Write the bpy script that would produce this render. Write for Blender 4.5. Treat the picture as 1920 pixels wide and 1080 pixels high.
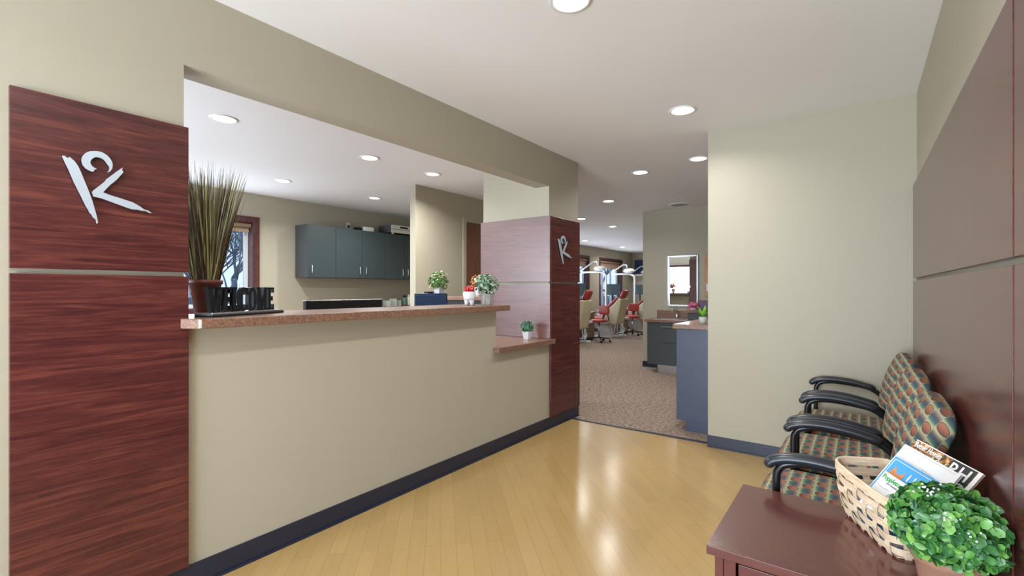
import bpy, math, random
from mathutils import Vector, Matrix, Quaternion
for o in list(bpy.data.objects): bpy.data.objects.remove(o)
SC = bpy.context.scene
COL = SC.collection
R = math.radians
PI = math.pi
CEIL = 2.74

# ------------------------------------------------------------------ camera, world, exposure, big lights
cam = bpy.data.cameras.new('camera'); cam.lens = 16.6125; cam.sensor_width = 36; cam.shift_y = 3/1920
cam.clip_start = 0.02; cam.clip_end = 500
camo = bpy.data.objects.new('camera', cam); COL.objects.link(camo)
camo.location = (0, 0, 1.365); camo.rotation_euler = (R(90), 0, R(36.433))
SC.camera = camo

W = bpy.data.worlds.new('world'); SC.world = W; W.use_nodes = True
nt = W.node_tree; nt.nodes.clear()
wo = nt.nodes.new('ShaderNodeOutputWorld'); wb = nt.nodes.new('ShaderNodeBackground')
tc = nt.nodes.new('ShaderNodeTexCoord'); sx = nt.nodes.new('ShaderNodeSeparateXYZ'); cr = nt.nodes.new('ShaderNodeValToRGB')
nz = nt.nodes.new('ShaderNodeTexNoise'); nz.inputs['Scale'].default_value = 3; nz.inputs['Detail'].default_value = 5
mxw = nt.nodes.new('ShaderNodeMath'); mxw.operation = 'MULTIPLY_ADD'; mxw.inputs[1].default_value = 0.25
cr.color_ramp.elements[0].position = 0.05; cr.color_ramp.elements[0].color = (0.62, 0.80, 1, 1)
cr.color_ramp.elements[1].position = 0.55; cr.color_ramp.elements[1].color = (0.34, 0.58, 1, 1)
nt.links.new(tc.outputs['Generated'], sx.inputs[0]); nt.links.new(tc.outputs['Generated'], nz.inputs['Vector'])
nt.links.new(nz.outputs[0], mxw.inputs[0]); nt.links.new(sx.outputs[2], mxw.inputs[2])
nt.links.new(mxw.outputs[0], cr.inputs[0]); nt.links.new(cr.outputs[0], wb.inputs[0]); nt.links.new(wb.outputs[0], wo.inputs[0])
wb.inputs[1].default_value = 1.25

SC.view_settings.view_transform = 'Standard'; SC.view_settings.look = 'None'
SC.view_settings.gamma = 1; SC.view_settings.exposure = 0.21; SC.view_settings.use_curve_mapping = False

def area(name, loc, direction, sx_, sy_, power, color=(1, 1, 1), spread=180, parent=None, shape='RECTANGLE'):
    l = bpy.data.lights.new(name, 'AREA'); l.shape = shape; l.size = sx_
    if shape == 'RECTANGLE': l.size_y = sy_
    l.energy = power; l.color = color; l.spread = R(spread)
    o = bpy.data.objects.new(name, l); COL.objects.link(o); o.location = loc
    o.rotation_euler = Vector(direction).to_track_quat('-Z', 'Y').to_euler()
    if parent: o.parent = parent
    return o
# daylight through the glazed entrance behind the camera and office windows, plus a ceiling fill
DAY = (0.76, 0.87, 1.0)
area('entrance_daylight', (-1.1, -2.9, 1.4), (0, 1, 0), 2.5, 2.3, 70, DAY)
area('ceiling_fill_light', (-1.1, -2.85, 0.9), (0, 1, 0.85), 2.5, 1.4, 205, DAY)      # added area light aimed upward to brighten the ceiling
area('office_window_daylight', (-4.9, -0.9, 1.6), (0, 1, 0.25), 2.2, 1.2, 110, DAY)
area('side_window_daylight', (-6.9, 2.55, 1.7), (1, 0, 0.2), 1.3, 1.1, 20, DAY)
for i, y in enumerate((12.8, 15.2, 10.4)):
    area('bay_window_daylight', (-6.85, y, 1.3), (1, 0, 0.1), 1.4, 1.6, 26, DAY)
DL = 10.0        # power of a lit downlight
DLC = (0.97, 0.975, 0.965)

# ------------------------------------------------------------------ node helpers
def mat(name, col=(0.5, 0.5, 0.5), rough=0.5, metal=0.0, spec=0.5, coat=0.0, emit=None, es=1.0):
    m = bpy.data.materials.new(name); m.use_nodes = True
    b = m.node_tree.nodes['Principled BSDF']
    b.inputs['Base Color'].default_value = (*col, 1); b.inputs['Roughness'].default_value = rough
    b.inputs['Metallic'].default_value = metal; b.inputs['Specular IOR Level'].default_value = spec
    b.inputs['Coat Weight'].default_value = coat; b.inputs['Coat Roughness'].default_value = 0.08
    if emit: b.inputs['Emission Color'].default_value = (*emit, 1); b.inputs['Emission Strength'].default_value = es
    return m
class NT:
    def __init__(s, m): s.t = m.node_tree; s.b = s.t.nodes['Principled BSDF']
    def n(s, k, **kw):
        x = s.t.nodes.new(k)
        for a, v in kw.items():
            if a.startswith('i_'):
                key = a[2:]; key = int(key) if key.isdigit() else key.replace('_', ' ')
                x.inputs[key].default_value = v
            else: setattr(x, a, v)
        return x
    def l(s, a, b): s.t.links.new(a, b)
    def math(s, op, a, b=None, c=None):
        x = s.t.nodes.new('ShaderNodeMath'); x.operation = op
        for i, v in enumerate((a, b, c)):
            if v is None: continue
            if isinstance(v, (int, float)): x.inputs[i].default_value = v
            else: s.l(v, x.inputs[i])
        return x.outputs[0]
    def mix(s, f, a, b, mode='MIX'):
        x = s.t.nodes.new('ShaderNodeMix'); x.data_type = 'RGBA'; x.blend_type = mode
        for i, v in ((0, f), (6, a), (7, b)):
            if isinstance(v, (int, float)): x.inputs[i].default_value = v
            elif isinstance(v, tuple): x.inputs[i].default_value = (*v, 1)
            else: s.l(v, x.inputs[i])
        return x.outputs[2]
    def coords(s, kind='Object', scale=(1, 1, 1), rot=(0, 0, 0), loc=(0, 0, 0)):
        c = s.n('ShaderNodeTexCoord'); mp = s.n('ShaderNodeMapping')
        mp.inputs['Scale'].default_value = scale; mp.inputs['Rotation'].default_value = rot; mp.inputs['Location'].default_value = loc
        s.l(c.outputs[kind], mp.inputs[0]); return mp.outputs[0]
    def noise(s, vec, scale=5, detail=3, rough=0.5, dist=0):
        x = s.n('ShaderNodeTexNoise'); x.inputs['Scale'].default_value = scale; x.inputs['Detail'].default_value = detail
        x.inputs['Roughness'].default_value = rough; x.inputs['Distortion'].default_value = dist
        s.l(vec, x.inputs['Vector']); return x.outputs[0]
    def ramp(s, f, stops):
        x = s.n('ShaderNodeValToRGB'); e = x.color_ramp.elements
        while len(e) < len(stops): e.new(0.5)
        for k, (p, c) in enumerate(stops): e[k].position = p; e[k].color = (*c, 1)
        s.l(f, x.inputs[0]); return x.outputs[0]
    def bump(s, h, strength=0.2, dist=0.01):
        x = s.n('ShaderNodeBump'); x.inputs['Strength'].default_value = strength; x.inputs['Distance'].default_value = dist
        s.l(h, x.inputs['Height']); s.l(x.outputs[0], s.b.inputs['Normal'])

def paint(name, col, rough=0.55, spec=0.35):
    m = mat(name, col, rough, spec=spec); t = NT(m); v = t.coords()
    t.l(t.mix(t.noise(v, 1.2, 2), tuple(c*0.97 for c in col), tuple(min(1, c*1.03) for c in col)), t.b.inputs['Base Color'])
    t.bump(t.noise(v, 260, 2), 0.06, 0.002); return m
def wood(name, dark, mid, light, scale=(2.0, 1.1, 14), rough=0.3, coat=0.35, axis_noise=3.0, spec=0.5):
    m = mat(name, mid, rough, coat=coat, spec=spec); t = NT(m)
    v = t.coords('Object', scale); w = t.coords('Object', tuple(s*3.5 for s in scale))
    if coat > 0.9: t.b.inputs['Coat Roughness'].default_value = 0.33
    wav = t.noise(v, axis_noise, 5, 0.6, 0.9); f = t.noise(w, 4, 4, 0.65, 0.3)
    c = t.math('ADD', t.math('MULTIPLY', wav, 0.72), t.math('MULTIPLY', f, 0.28))
    t.l(t.ramp(c, [(0.34, dark), (0.5, mid), (0.66, light)]), t.b.inputs['Base Color'])
    return m
M = {}
M['wall'] = paint('warm_beige_wall_paint', (0.432, 0.395, 0.302))
M['ceiling'] = paint('white_ceiling_paint', (0.89, 0.89, 0.895), 0.8, 0.2)
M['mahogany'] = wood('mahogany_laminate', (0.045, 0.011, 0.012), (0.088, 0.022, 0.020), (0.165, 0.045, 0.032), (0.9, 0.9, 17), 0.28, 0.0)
M['mahogany_hazed'] = wood('mahogany_laminate_hazed', (0.085, 0.022, 0.017), (0.14, 0.040, 0.030), (0.19, 0.058, 0.04), (0.9, 0.9, 12), 0.45, 1.0, 3.0, 1.0)  # base colour lifted above plain mahogany to paint in the window haze
M['mahogany_gloss'] = wood('mahogany_laminate_gloss', (0.07, 0.018, 0.016), (0.10, 0.026, 0.023), (0.13, 0.038, 0.03), (0.9, 0.9, 10), 0.2, 0.0, 3.0, 0.5)
M['red_table'] = wood('red_mahogany_table', (0.088, 0.020, 0.017), (0.105, 0.025, 0.021), (0.122, 0.031, 0.024), (1.2, 12, 12), 0.22, 0.3)
M['trimwood'] = wood('dark_window_wood', (0.04, 0.012, 0.012), (0.075, 0.02, 0.02), (0.11, 0.032, 0.028), (3, 3, 3), 0.35, 0.2)
M['doorwood'] = wood('brown_door_wood', (0.12, 0.04, 0.022), (0.17, 0.06, 0.032), (0.23, 0.085, 0.045), (8, 8, 1.2), 0.35, 0.2)
M['lightwood'] = wood('light_oak_board', (0.42, 0.24, 0.13), (0.5, 0.3, 0.17), (0.58, 0.36, 0.2), (8, 8, 1.2), 0.5, 0.0)
M['navy'] = mat('navy_rubber_base', (0.017, 0.021, 0.042), 0.35)
M['slate'] = mat('slate_grey_laminate', (0.045, 0.062, 0.066), 0.38)
M['slate_blue'] = mat('blue_grey_laminate', (0.058, 0.07, 0.115), 0.4)
M['slate_dark'] = mat('dark_grey_laminate', (0.055, 0.06, 0.066), 0.4)
M['steel'] = mat('brushed_steel', (0.62, 0.64, 0.66), 0.28, 1.0)
M['logo_steel'] = mat('satin_aluminium', (0.62, 0.71, 0.80), 0.33, 0.45)
M['chrome'] = mat('chrome', (0.85, 0.86, 0.88), 0.08, 1.0)
M['black'] = mat('black_plastic', (0.009, 0.009, 0.011), 0.5, spec=0.3)
M['armpad'] = mat('black_urethane_arm', (0.022, 0.026, 0.034), 0.30)
M['blackmetal'] = mat('black_powder_coat', (0.01, 0.011, 0.014), 0.25)
M['screen'] = mat('dark_screen', (0.02, 0.025, 0.03), 0.15)
M['monitor_grey'] = mat('grey_monitor_back', (0.05, 0.07, 0.07), 0.8, spec=0.15)
M['white'] = mat('white_enamel', (0.68, 0.69, 0.69), 0.3)
M['ceramic'] = mat('white_ceramic', (0.82, 0.82, 0.85), 0.15, coat=0.5)
M['whiteplastic'] = mat('white_plastic', (0.72, 0.72, 0.68), 0.45)
M['greyplastic'] = mat('grey_plastic', (0.10, 0.10, 0.11), 0.45)
M['beigeplastic'] = mat('beige_shell', (0.60, 0.52, 0.34), 0.35)
M['redvinyl'] = mat('red_vinyl', (0.36, 0.035, 0.022), 0.35)
M['navyblue'] = mat('navy_blue_plastic', (0.006, 0.028, 0.085), 0.6)
M['terracotta'] = mat('terracotta', (0.38, 0.20, 0.14), 0.7)
M['brownpot'] = mat('red_brown_pot', (0.13, 0.028, 0.018), 0.45)
M['soil'] = mat('dark_soil', (0.03, 0.02, 0.015), 0.9)
M['trimwhite'] = mat('white_trim_ring', (0.8, 0.8, 0.8), 0.4)
M['vinylwhite'] = mat('white_window_vinyl', (0.7, 0.73, 0.76), 0.4)
M['shade'] = mat('tan_roller_shade', (0.38, 0.26, 0.17), 0.7)
M['bark'] = mat('hazed_grey_bark', (0.24, 0.25, 0.27), 0.9)  # bark colour paled toward blue-grey to paint in haze and overexposure
M['grassground'] = mat('winter_grass', (0.20, 0.20, 0.16), 0.95)
M['lens_on'] = mat('lit_lens', (0.9, 0.9, 0.9), 0.4, emit=(1, 0.97, 0.92), es=9.0)
M['lens_dim'] = mat('dim_lens', (0.8, 0.8, 0.8), 0.4, emit=(1, 0.98, 0.95), es=1.1)
M['paper'] = mat('white_paper', (0.75, 0.75, 0.76), 0.5)
M['pages'] = mat('page_edges', (0.68, 0.67, 0.64), 0.7)
M['bluecover'] = mat('sky_blue_cover', (0.06, 0.33, 0.66), 0.3)
M['orange'] = mat('orange_fur_print', (0.62, 0.22, 0.07), 0.4)
M['greenink'] = mat('green_ink', (0.04, 0.33, 0.07), 0.5)
M['redink'] = mat('red_ink', (0.5, 0.06, 0.05), 0.5)
M['blackink'] = mat('black_ink', (0.015, 0.015, 0.02), 0.5)
M['greyink'] = mat('grey_print', (0.42, 0.44, 0.46), 0.5)
M['whiteink'] = mat('white_print', (0.8, 0.8, 0.8), 0.5)
M['purple'] = mat('purple_print', (0.15, 0.09, 0.20), 0.4)
M['pink'] = mat('pink_petals', (0.75, 0.22, 0.36), 0.5)
M['redstick'] = mat('glossy_red_cap', (0.62, 0.02, 0.02), 0.3)
M['greenbottle'] = mat('pale_green_bottle', (0.12, 0.22, 0.20), 0.2)

# speckled brown laminate counter
m = mat('speckled_brown_laminate', (0.25, 0.13, 0.09), 0.34, coat=0.08); t = NT(m); v = t.coords()
a = t.noise(v, 95, 4, 0.6, 1.0); b_ = t.noise(v, 30, 2)
t.l(t.mix(t.math('MULTIPLY', b_, 0.35), t.ramp(a, [(0.36, (0.075, 0.05, 0.05)), (0.46, (0.17, 0.10, 0.08)), (0.54, (0.25, 0.13, 0.075)), (0.66, (0.34, 0.21, 0.14))]), (0.30, 0.13, 0.065)), t.b.inputs['Base Color'])
M['laminate'] = m
# maple strip floor laid on the diagonal
m = mat('maple_strip_floor', (0.6, 0.36, 0.14), 0.2, spec=0.5); t = NT(m)
v = t.coords('Object', (1, 1, 1), (0, 0, R(45)))
bk = t.n('ShaderNodeTexBrick'); bk.offset = 0.37; bk.offset_frequency = 2
for k, val in (('Scale', 1.0), ('Mortar Size', 0.0009), ('Mortar Smooth', 0.3), ('Bias', 0.0), ('Brick Width', 0.85), ('Row Height', 0.082)): bk.inputs[k].default_value = val
bk.inputs['Color1'].default_value = (0.435, 0.29, 0.115, 1); bk.inputs['Color2'].default_value = (0.475, 0.32, 0.13, 1); bk.inputs['Mortar'].default_value = (0.31, 0.19, 0.075, 1)
# swap so that strips run toward the upper left
sw = t.n('ShaderNodeSeparateXYZ'); cb = t.n('ShaderNodeCombineXYZ'); t.l(v, sw.inputs[0]); t.l(sw.outputs[0], cb.inputs[0]); t.l(sw.outputs[1], cb.inputs[1])
t.l(cb.outputs[0], bk.inputs['Vector'])
mp = t.n('ShaderNodeMapping'); mp.inputs['Scale'].default_value = (2, 30, 1); t.l(cb.outputs[0], mp.inputs[0])
g = t.noise(mp.outputs[0], 2.0, 5, 0.6, 0.6)
t.l(t.mix(t.math('MULTIPLY', g, 0.55), bk.outputs[0], t.mix(1.0, bk.outputs[0], (0.80, 0.74, 0.66), 'MULTIPLY')), t.b.inputs['Base Color'])
big = t.noise(v, 1.5, 3); t.l(t.math('MULTIPLY_ADD', big, 0.12, 0.13), t.b.inputs['Roughness'])
t.bump(t.noise(v, 5, 2), 0.03, 0.01)
M['maple'] = m
# ribbed loop carpet
m = mat('brown_loop_carpet', (0.3, 0.17, 0.12), 0.95, spec=0.1); t = NT(m)
v = t.coords('Object', (1, 1, 1)); v1 = t.coords('Object', (26, 75, 1)); v2 = t.coords('Object', (1, 1, 1))
a = t.noise(v1, 1.0, 3, 0.6, 0.3); b_ = t.noise(v2, 160, 2); c_ = t.noise(v2, 1.0, 2)
t.l(t.mix(t.math('MULTIPLY', c_, 0.25), t.ramp(t.math('ADD', t.math('MULTIPLY', a, 0.75), t.math('MULTIPLY', b_, 0.25)), [(0.38, (0.12, 0.07, 0.052)), (0.5, (0.29, 0.215, 0.165)), (0.62, (0.50, 0.41, 0.33))]), (0.29, 0.21, 0.16)), t.b.inputs['Base Color'])
t.bump(a, 0.5, 0.01)
M['carpet'] = m
# patterned upholstery: staggered columns of ovals and shaded bands (UV in metres)
m = mat('patterned_upholstery', (0.2, 0.2, 0.15), 0.85, spec=0.15); t = NT(m)
uvn = t.n('ShaderNodeTexCoord'); sp = t.n('ShaderNodeSeparateXYZ'); t.l(uvn.outputs['UV'], sp.inputs[0])
U = t.math('MULTIPLY', sp.outputs[0], 1/0.062); V = t.math('MULTIPLY', sp.outputs[1], 1/0.052)
ci = t.math('FLOOR', U); a = t.math('SUBTRACT', t.math('FRACT', U), 0.5)
V2 = t.math('ADD', V, ci)
ri = t.math('FLOOR', V2); b_ = t.math('SUBTRACT', t.math('FRACT', V2), 0.5)
par = t.math('PINGPONG', ri, 1.0)
r2 = t.math('ADD', t.math('POWER', t.math('DIVIDE', t.math('ABSOLUTE', a), 0.46), 2.0), t.math('POWER', t.math('DIVIDE', t.math('ABSOLUTE', b_), 0.37), 2.0))
oval = t.math('LESS_THAN', r2, 1.0); ring = t.math('LESS_THAN', r2, 1.28)
bb = t.math('ADD', b_, 0.5)
ovc = t.ramp(bb, [(0.1, (0.10, 0.05, 0.07)), (0.4, (0.27, 0.105, 0.07)), (0.8, (0.35, 0.165, 0.10))])
bgc = t.ramp(bb, [(0.0, (0.40, 0.37, 0.21)), (0.5, (0.22, 0.26, 0.17)), (1.0, (0.42, 0.38, 0.23))])
ovcell = t.mix(oval, t.mix(ring, bgc, (0.09, 0.08, 0.06)), ovc)
band = t.ramp(bb, [(0.0, (0.38, 0.37, 0.22)), (0.18, (0.08, 0.17, 0.14)), (0.42, (0.05, 0.10, 0.12)), (0.62, (0.11, 0.075, 0.105)), (0.85, (0.22, 0.21, 0.17)), (1.0, (0.42, 0.38, 0.23))])
cell = t.mix(par, ovcell, band)
edge = t.math('GREATER_THAN', t.math('ABSOLUTE', a), 0.475)
cell = t.mix(t.math('MULTIPLY', edge, 0.55), cell, (0.36, 0.33, 0.2))
t.l(cell, t.b.inputs['Base Color']); fz = t.coords('Object'); t.bump(t.noise(fz, 500, 2), 0.25, 0.002)
M['fabric'] = m
# basket splint
m = mat('pale_wood_splint', (0.62, 0.44, 0.28), 0.6); t = NT(m); v = t.coords('Object', (8, 8, 60))
t.l(t.ramp(t.noise(v, 3, 3), [(0.3, (0.60, 0.44, 0.29)), (0.7, (0.82, 0.66, 0.48))]), t.b.inputs['Base Color']); M['splint'] = m
# galvanised pot
m = mat('ribbed_grey_pot', (0.42, 0.41, 0.38), 0.5, 0.3); t = NT(m); v = t.coords('Object', (1, 1, 0.2))
t.l(t.ramp(t.noise(v, 80, 3), [(0.3, (0.30, 0.29, 0.27)), (0.7, (0.56, 0.55, 0.52))]), t.b.inputs['Base Color']); M['galv'] = m
def leafmat(name, stops, rough=0.4):
    m = mat(name, stops[0][1], rough); t = NT(m); g = t.n('ShaderNodeNewGeometry')
    t.l(t.ramp(g.outputs['Random Per Island'], stops), t.b.inputs['Base Color'])
    t.b.inputs['Subsurface Weight'].default_value = 0.0
    return m
M['boxwood'] = leafmat('boxwood_leaves', [(0.0, (0.025, 0.12, 0.035)), (0.35, (0.05, 0.19, 0.04)), (0.65, (0.10, 0.30, 0.05)), (0.85, (0.20, 0.42, 0.09)), (1.0, (0.13, 0.28, 0.20))], 0.35)
M['sage'] = leafmat('sage_leaves', [(0.0, (0.05, 0.13, 0.07)), (0.5, (0.20, 0.33, 0.20)), (1.0, (0.45, 0.55, 0.40))])
M['greenleaf'] = leafmat('green_leaves', [(0.0, (0.06, 0.17, 0.04)), (0.5, (0.20, 0.34, 0.10)), (1.0, (0.48, 0.55, 0.26))])
M['tealleaf'] = leafmat('teal_leaves', [(0.0, (0.03, 0.14, 0.08)), (0.6, (0.10, 0.30, 0.17)), (1.0, (0.25, 0.45, 0.3))])
M['lime'] = leafmat('lime_leaves', [(0.0, (0.08, 0.28, 0.03)), (1.0, (0.3, 0.6, 0.08))])
M['orangeleaf'] = leafmat('orange_leaves', [(0.0, (0.5, 0.12, 0.05)), (1.0, (0.55, 0.45, 0.2))])
M['grass'] = leafmat('dried_grass', [(0.0, (0.055, 0.02, 0.035)), (0.25, (0.10, 0.05, 0.03)), (0.5, (0.15, 0.15, 0.055)), (0.8, (0.26, 0.26, 0.10)), (1.0, (0.40, 0.34, 0.17))], 0.5)
# clear glass
m = bpy.data.materials.new('window_glass'); m.use_nodes = True; t_ = m.node_tree; t_.nodes.clear()
o_ = t_.nodes.new('ShaderNodeOutputMaterial'); mx = t_.nodes.new('ShaderNodeMixShader'); tr = t_.nodes.new('ShaderNodeBsdfTransparent'); gl = t_.nodes.new('ShaderNodeBsdfGlossy')
gl.inputs['Roughness'].default_value = 0.02; mx.inputs[0].default_value = 0.05
t_.links.new(tr.outputs[0], mx.inputs[1]); t_.links.new(gl.outputs[0], mx.inputs[2]); t_.links.new(mx.outputs[0], o_.inputs[0])
M['glass'] = m
M['clearpot'] = mat('clear_plastic_pot', (0.45, 0.48, 0.42), 0.1)
M['mirror'] = mat('mirror_silver', (0.92, 0.94, 0.95), 0.01, 1.0)
m = mat('almond_photo_print', (0.3, 0.15, 0.05), 0.3); t = NT(m); v = t.coords('Object')
t.l(t.ramp(t.noise(v, 70, 2, 0.5, 0.5), [(0.35, (0.03, 0.04, 0.015)), (0.5, (0.30, 0.12, 0.03)), (0.6, (0.6, 0.3, 0.1)), (0.7, (0.75, 0.6, 0.4))]), t.b.inputs['Base Color']); M['almond'] = m

# ------------------------------------------------------------------ mesh builder
class MB:
    def __init__(s): s.v = []; s.f = []; s.uv = {}; s.sm = []
    def add(s, vs, fs, smooth=False, uvs=None):
        b = len(s.v); s.v += [tuple(p) for p in vs]
        for k, f in enumerate(fs):
            s.f.append(tuple(i+b for i in f)); s.sm.append(smooth)
            if uvs: s.uv[len(s.f)-1] = [uvs[i] for i in f]
        return s
    def box(s, lo, hi, mtx=None):
        x0, y0, z0 = lo; x1, y1, z1 = hi
        vs = [(x0,y0,z0),(x1,y0,z0),(x1,y1,z0),(x0,y1,z0),(x0,y0,z1),(x1,y0,z1),(x1,y1,z1),(x0,y1,z1)]
        if mtx: vs = [mtx @ Vector(p) for p in vs]
        return s.add(vs, [(0,3,2,1),(4,5,6,7),(0,1,5,4),(1,2,6,5),(2,3,7,6),(3,0,4,7)])
    def prism(s, pts, fn, d0, d1, smooth=False):
        """pts 2D ccw; fn(a,b,d)->3D"""
        n = len(pts); vs = [fn(a, b, d0) for a, b in pts] + [fn(a, b, d1) for a, b in pts]
        fs = [tuple(range(n-1, -1, -1)), tuple(range(n, 2*n))] + [(i, (i+1) % n, n+(i+1) % n, n+i) for i in range(n)]
        return s.add(vs, fs, smooth)
    def lathe(s, prof, seg=32, c=(0, 0, 0), mtx=None, smooth=True):
        vs = []; fs = []; n = len(prof)
        for r, z in prof:
            for k in range(seg):
                a = 2*PI*k/seg; p = Vector((c[0]+r*math.cos(a), c[1]+r*math.sin(a), c[2]+z)); vs.append(mtx @ p if mtx else p)
        for i in range(n-1):
            for k in range(seg): fs.append((i*seg+k, i*seg+(k+1) % seg, (i+1)*seg+(k+1) % seg, (i+1)*seg+k))
        if prof[0][0] > 1e-5: fs.append(tuple(range(seg-1, -1, -1)))
        if prof[-1][0] > 1e-5: fs.append(tuple((n-1)*seg+k for k in range(seg)))
        return s.add(vs, fs, smooth)
    def sweep(s, path, rad, seg=12, up=(0, 0, 1), smooth=True):
        """rad: number, or list of r or (side, up) radii"""
        P = [Vector(p) for p in path]; n = len(P); vs = []; fs = []
        up = Vector(up); prev = None
        for i, p in enumerate(P):
            tan = (P[min(i+1, n-1)]-P[max(i-1, 0)]).normalized()
            if prev is None:
                side = tan.cross(up)
                if side.length < 1e-3: side = tan.cross(Vector((0, 1, 0)))
            else: side = prev - tan*prev.dot(tan)
            side.normalize(); prev = side; u = side.cross(tan)
            r = rad[i] if isinstance(rad, (list, tuple)) else rad
            ra, rb = r if isinstance(r, (list, tuple)) else (r, r)
            for k in range(seg):
                a = 2*PI*k/seg; vs.append(p+side*math.cos(a)*ra+u*math.sin(a)*rb)
        for i in range(n-1):
            for k in range(seg): fs.append((i*seg+k, i*seg+(k+1) % seg, (i+1)*seg+(k+1) % seg, (i+1)*seg+k))
        fs.append(tuple(range(seg-1, -1, -1))); fs.append(tuple((n-1)*seg+k for k in range(seg)))
        return s.add(vs, fs, smooth)
    def super(s, c, r, e1=0.4, e2=0.4, nu=32, nv=16, mtx=None, uvf=None, warp=None):
        """superellipsoid"""
        sg = lambda w, e: math.copysign(abs(w)**e, w)
        vs = []; uv = []
        for i in range(nv+1):
            ph = -PI/2+PI*i/nv
            for k in range(nu+1):
                th = 2*PI*k/nu
                p = Vector((r[0]*sg(math.cos(ph), e1)*sg(math.cos(th), e2), r[1]*sg(math.cos(ph), e1)*sg(math.sin(th), e2), r[2]*sg(math.sin(ph), e1)))
                uv.append(uvf(p) if uvf else (p.x, p.y))
                if warp: p = warp(p)
                p = p+Vector(c); vs.append(mtx @ p if mtx else p)
        fs = [(i*(nu+1)+k, i*(nu+1)+k+1, (i+1)*(nu+1)+k+1, (i+1)*(nu+1)+k) for i in range(nv) for k in range(nu)]
        return s.add(vs, fs, True, uv)
    def xf(s, mtx): s.v = [tuple(mtx @ Vector(p)) for p in s.v]; return s
    def build(s, name, material, parent=None, bevel=0, seg=2):
        me = bpy.data.meshes.new(name)
        org = parent.matrix_world.translation if False else None
        me.from_pydata(s.v, [], s.f); me.validate(clean_customdata=False) if False else None
        if s.uv:
            ul = me.uv_layers.new(name='UVMap')
            for p in me.polygons:
                u = s.uv.get(p.index)
                if u:
                    for li, q in zip(p.loop_indices, u): ul.data[li].uv = q
        for p, k in zip(me.polygons, s.sm): p.use_smooth = k
        me.materials.append(M[material] if isinstance(material, str) else material); me.update()
        o = bpy.data.objects.new(name, me); COL.objects.link(o)
        if parent: o.parent = parent
        if bevel:
            b = o.modifiers.new('bevel', 'BEVEL'); b.width = bevel; b.segments = seg; b.limit_method = 'ANGLE'; b.angle_limit = R(40)
        return o
def smooth_path(pts, n=6):
    P = [Vector(p) for p in pts]; out = []
    for i in range(len(P)-1):
        p0 = P[max(i-1, 0)]; p1 = P[i]; p2 = P[i+1]; p3 = P[min(i+2, len(P)-1)]
        for k in range(n):
            t = k/n; out.append(0.5*((2*p1)+(p2-p0)*t+(2*p0-5*p1+4*p2-p3)*t*t+(3*p1-p0-3*p2+p3)*t**3))
    out.append(P[-1]); return out
def tag(o, label=None, cat=None, group=None, kind=None):
    if label: o['label'] = label
    if cat: o['category'] = cat
    if group: o['group'] = group
    if kind: o['kind'] = kind
    return o
def thing(name, label, cat, loc=(0, 0, 0), rz=0, group=None):
    o = bpy.data.objects.new(name, None); COL.objects.link(o); o.location = loc; o.rotation_euler = (0, 0, rz)
    o.empty_display_size = 0.1
    return tag(o, label, cat, group)
def structure(name, mb, material, label=None, bevel=0):
    return tag(mb.build(name, material, None, bevel), label, None, None, 'structure')
def copy_tree(o, parent=None):
    c = o.copy(); COL.objects.link(c); c.parent = parent
    for ch in [x for x in bpy.data.objects if x.parent == o]: copy_tree(ch, c)
    return c
def dup(o, loc, label, rz=None, group=None):
    c = copy_tree(o); c.location = loc; c['label'] = label
    if rz is not None: c.rotation_euler = (0, 0, rz)
    if group: c['group'] = group
    return c
B = lambda *a: MB().box(*a)

# ------------------------------------------------------------------ room shell
WL = -2.47; WR = 0.315; YF = 4.33
f = MB().box((WL-0.2, -3.0, -0.05), (WR+0.1, 4.41, 0)); fl = structure('floor', f, 'maple', 'pale maple strip floor laid diagonally in the waiting room')
structure('floor', MB().box((-7.1, 4.41, -0.05), (WR+0.1, 17.1, 0.001)).box((-7.1, -1.1, -0.05), (WL-0.2, 4.41, 0.001)), 'carpet', 'brown ribbed loop carpet beyond the wooden floor')
structure('ceiling', B((-7.2, -3.1, CEIL), (WR+0.2, 17.1, CEIL+0.1)), 'ceiling', 'smooth white ceiling')
w = MB()
w.box((WL-0.16, -3.0, 0), (WL, 0.84, CEIL))
w.box((WL-0.16, 0.84, 2.385), (WL, 3.96, CEIL))
w.box((WL-0.16, 0.84, 0), (WL, 3.12, 1.187))
w.box((WL-0.16, 3.12, 0), (WL, 3.96, 0.832))
w.box((-3.31, 3.96, 0), (WL, 4.55, CEIL))
structure('wall_left', w, 'wall', 'beige reception wall with a wide opening, low front and end pier')
structure('wall_right', B((WR, -3.0, 0), (WR+0.1, 8.15, CEIL)), 'wall', 'beige right wall behind the waiting chairs')
structure('wall_facing', B((-1.072, YF, 0), (WR, YF+0.12, CEIL)), 'wall', 'plain beige wall closing the waiting corner')
w = MB(); w.box((-3.12, 8.15, 0), (WR+0.1, 8.30, CEIL)); w.box((-3.12, 8.30, 0), (-2.97, 17.0, CEIL))
structure('wall_mirror', w, 'wall', 'beige wall with mirror and sink beyond the passage')
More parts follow.
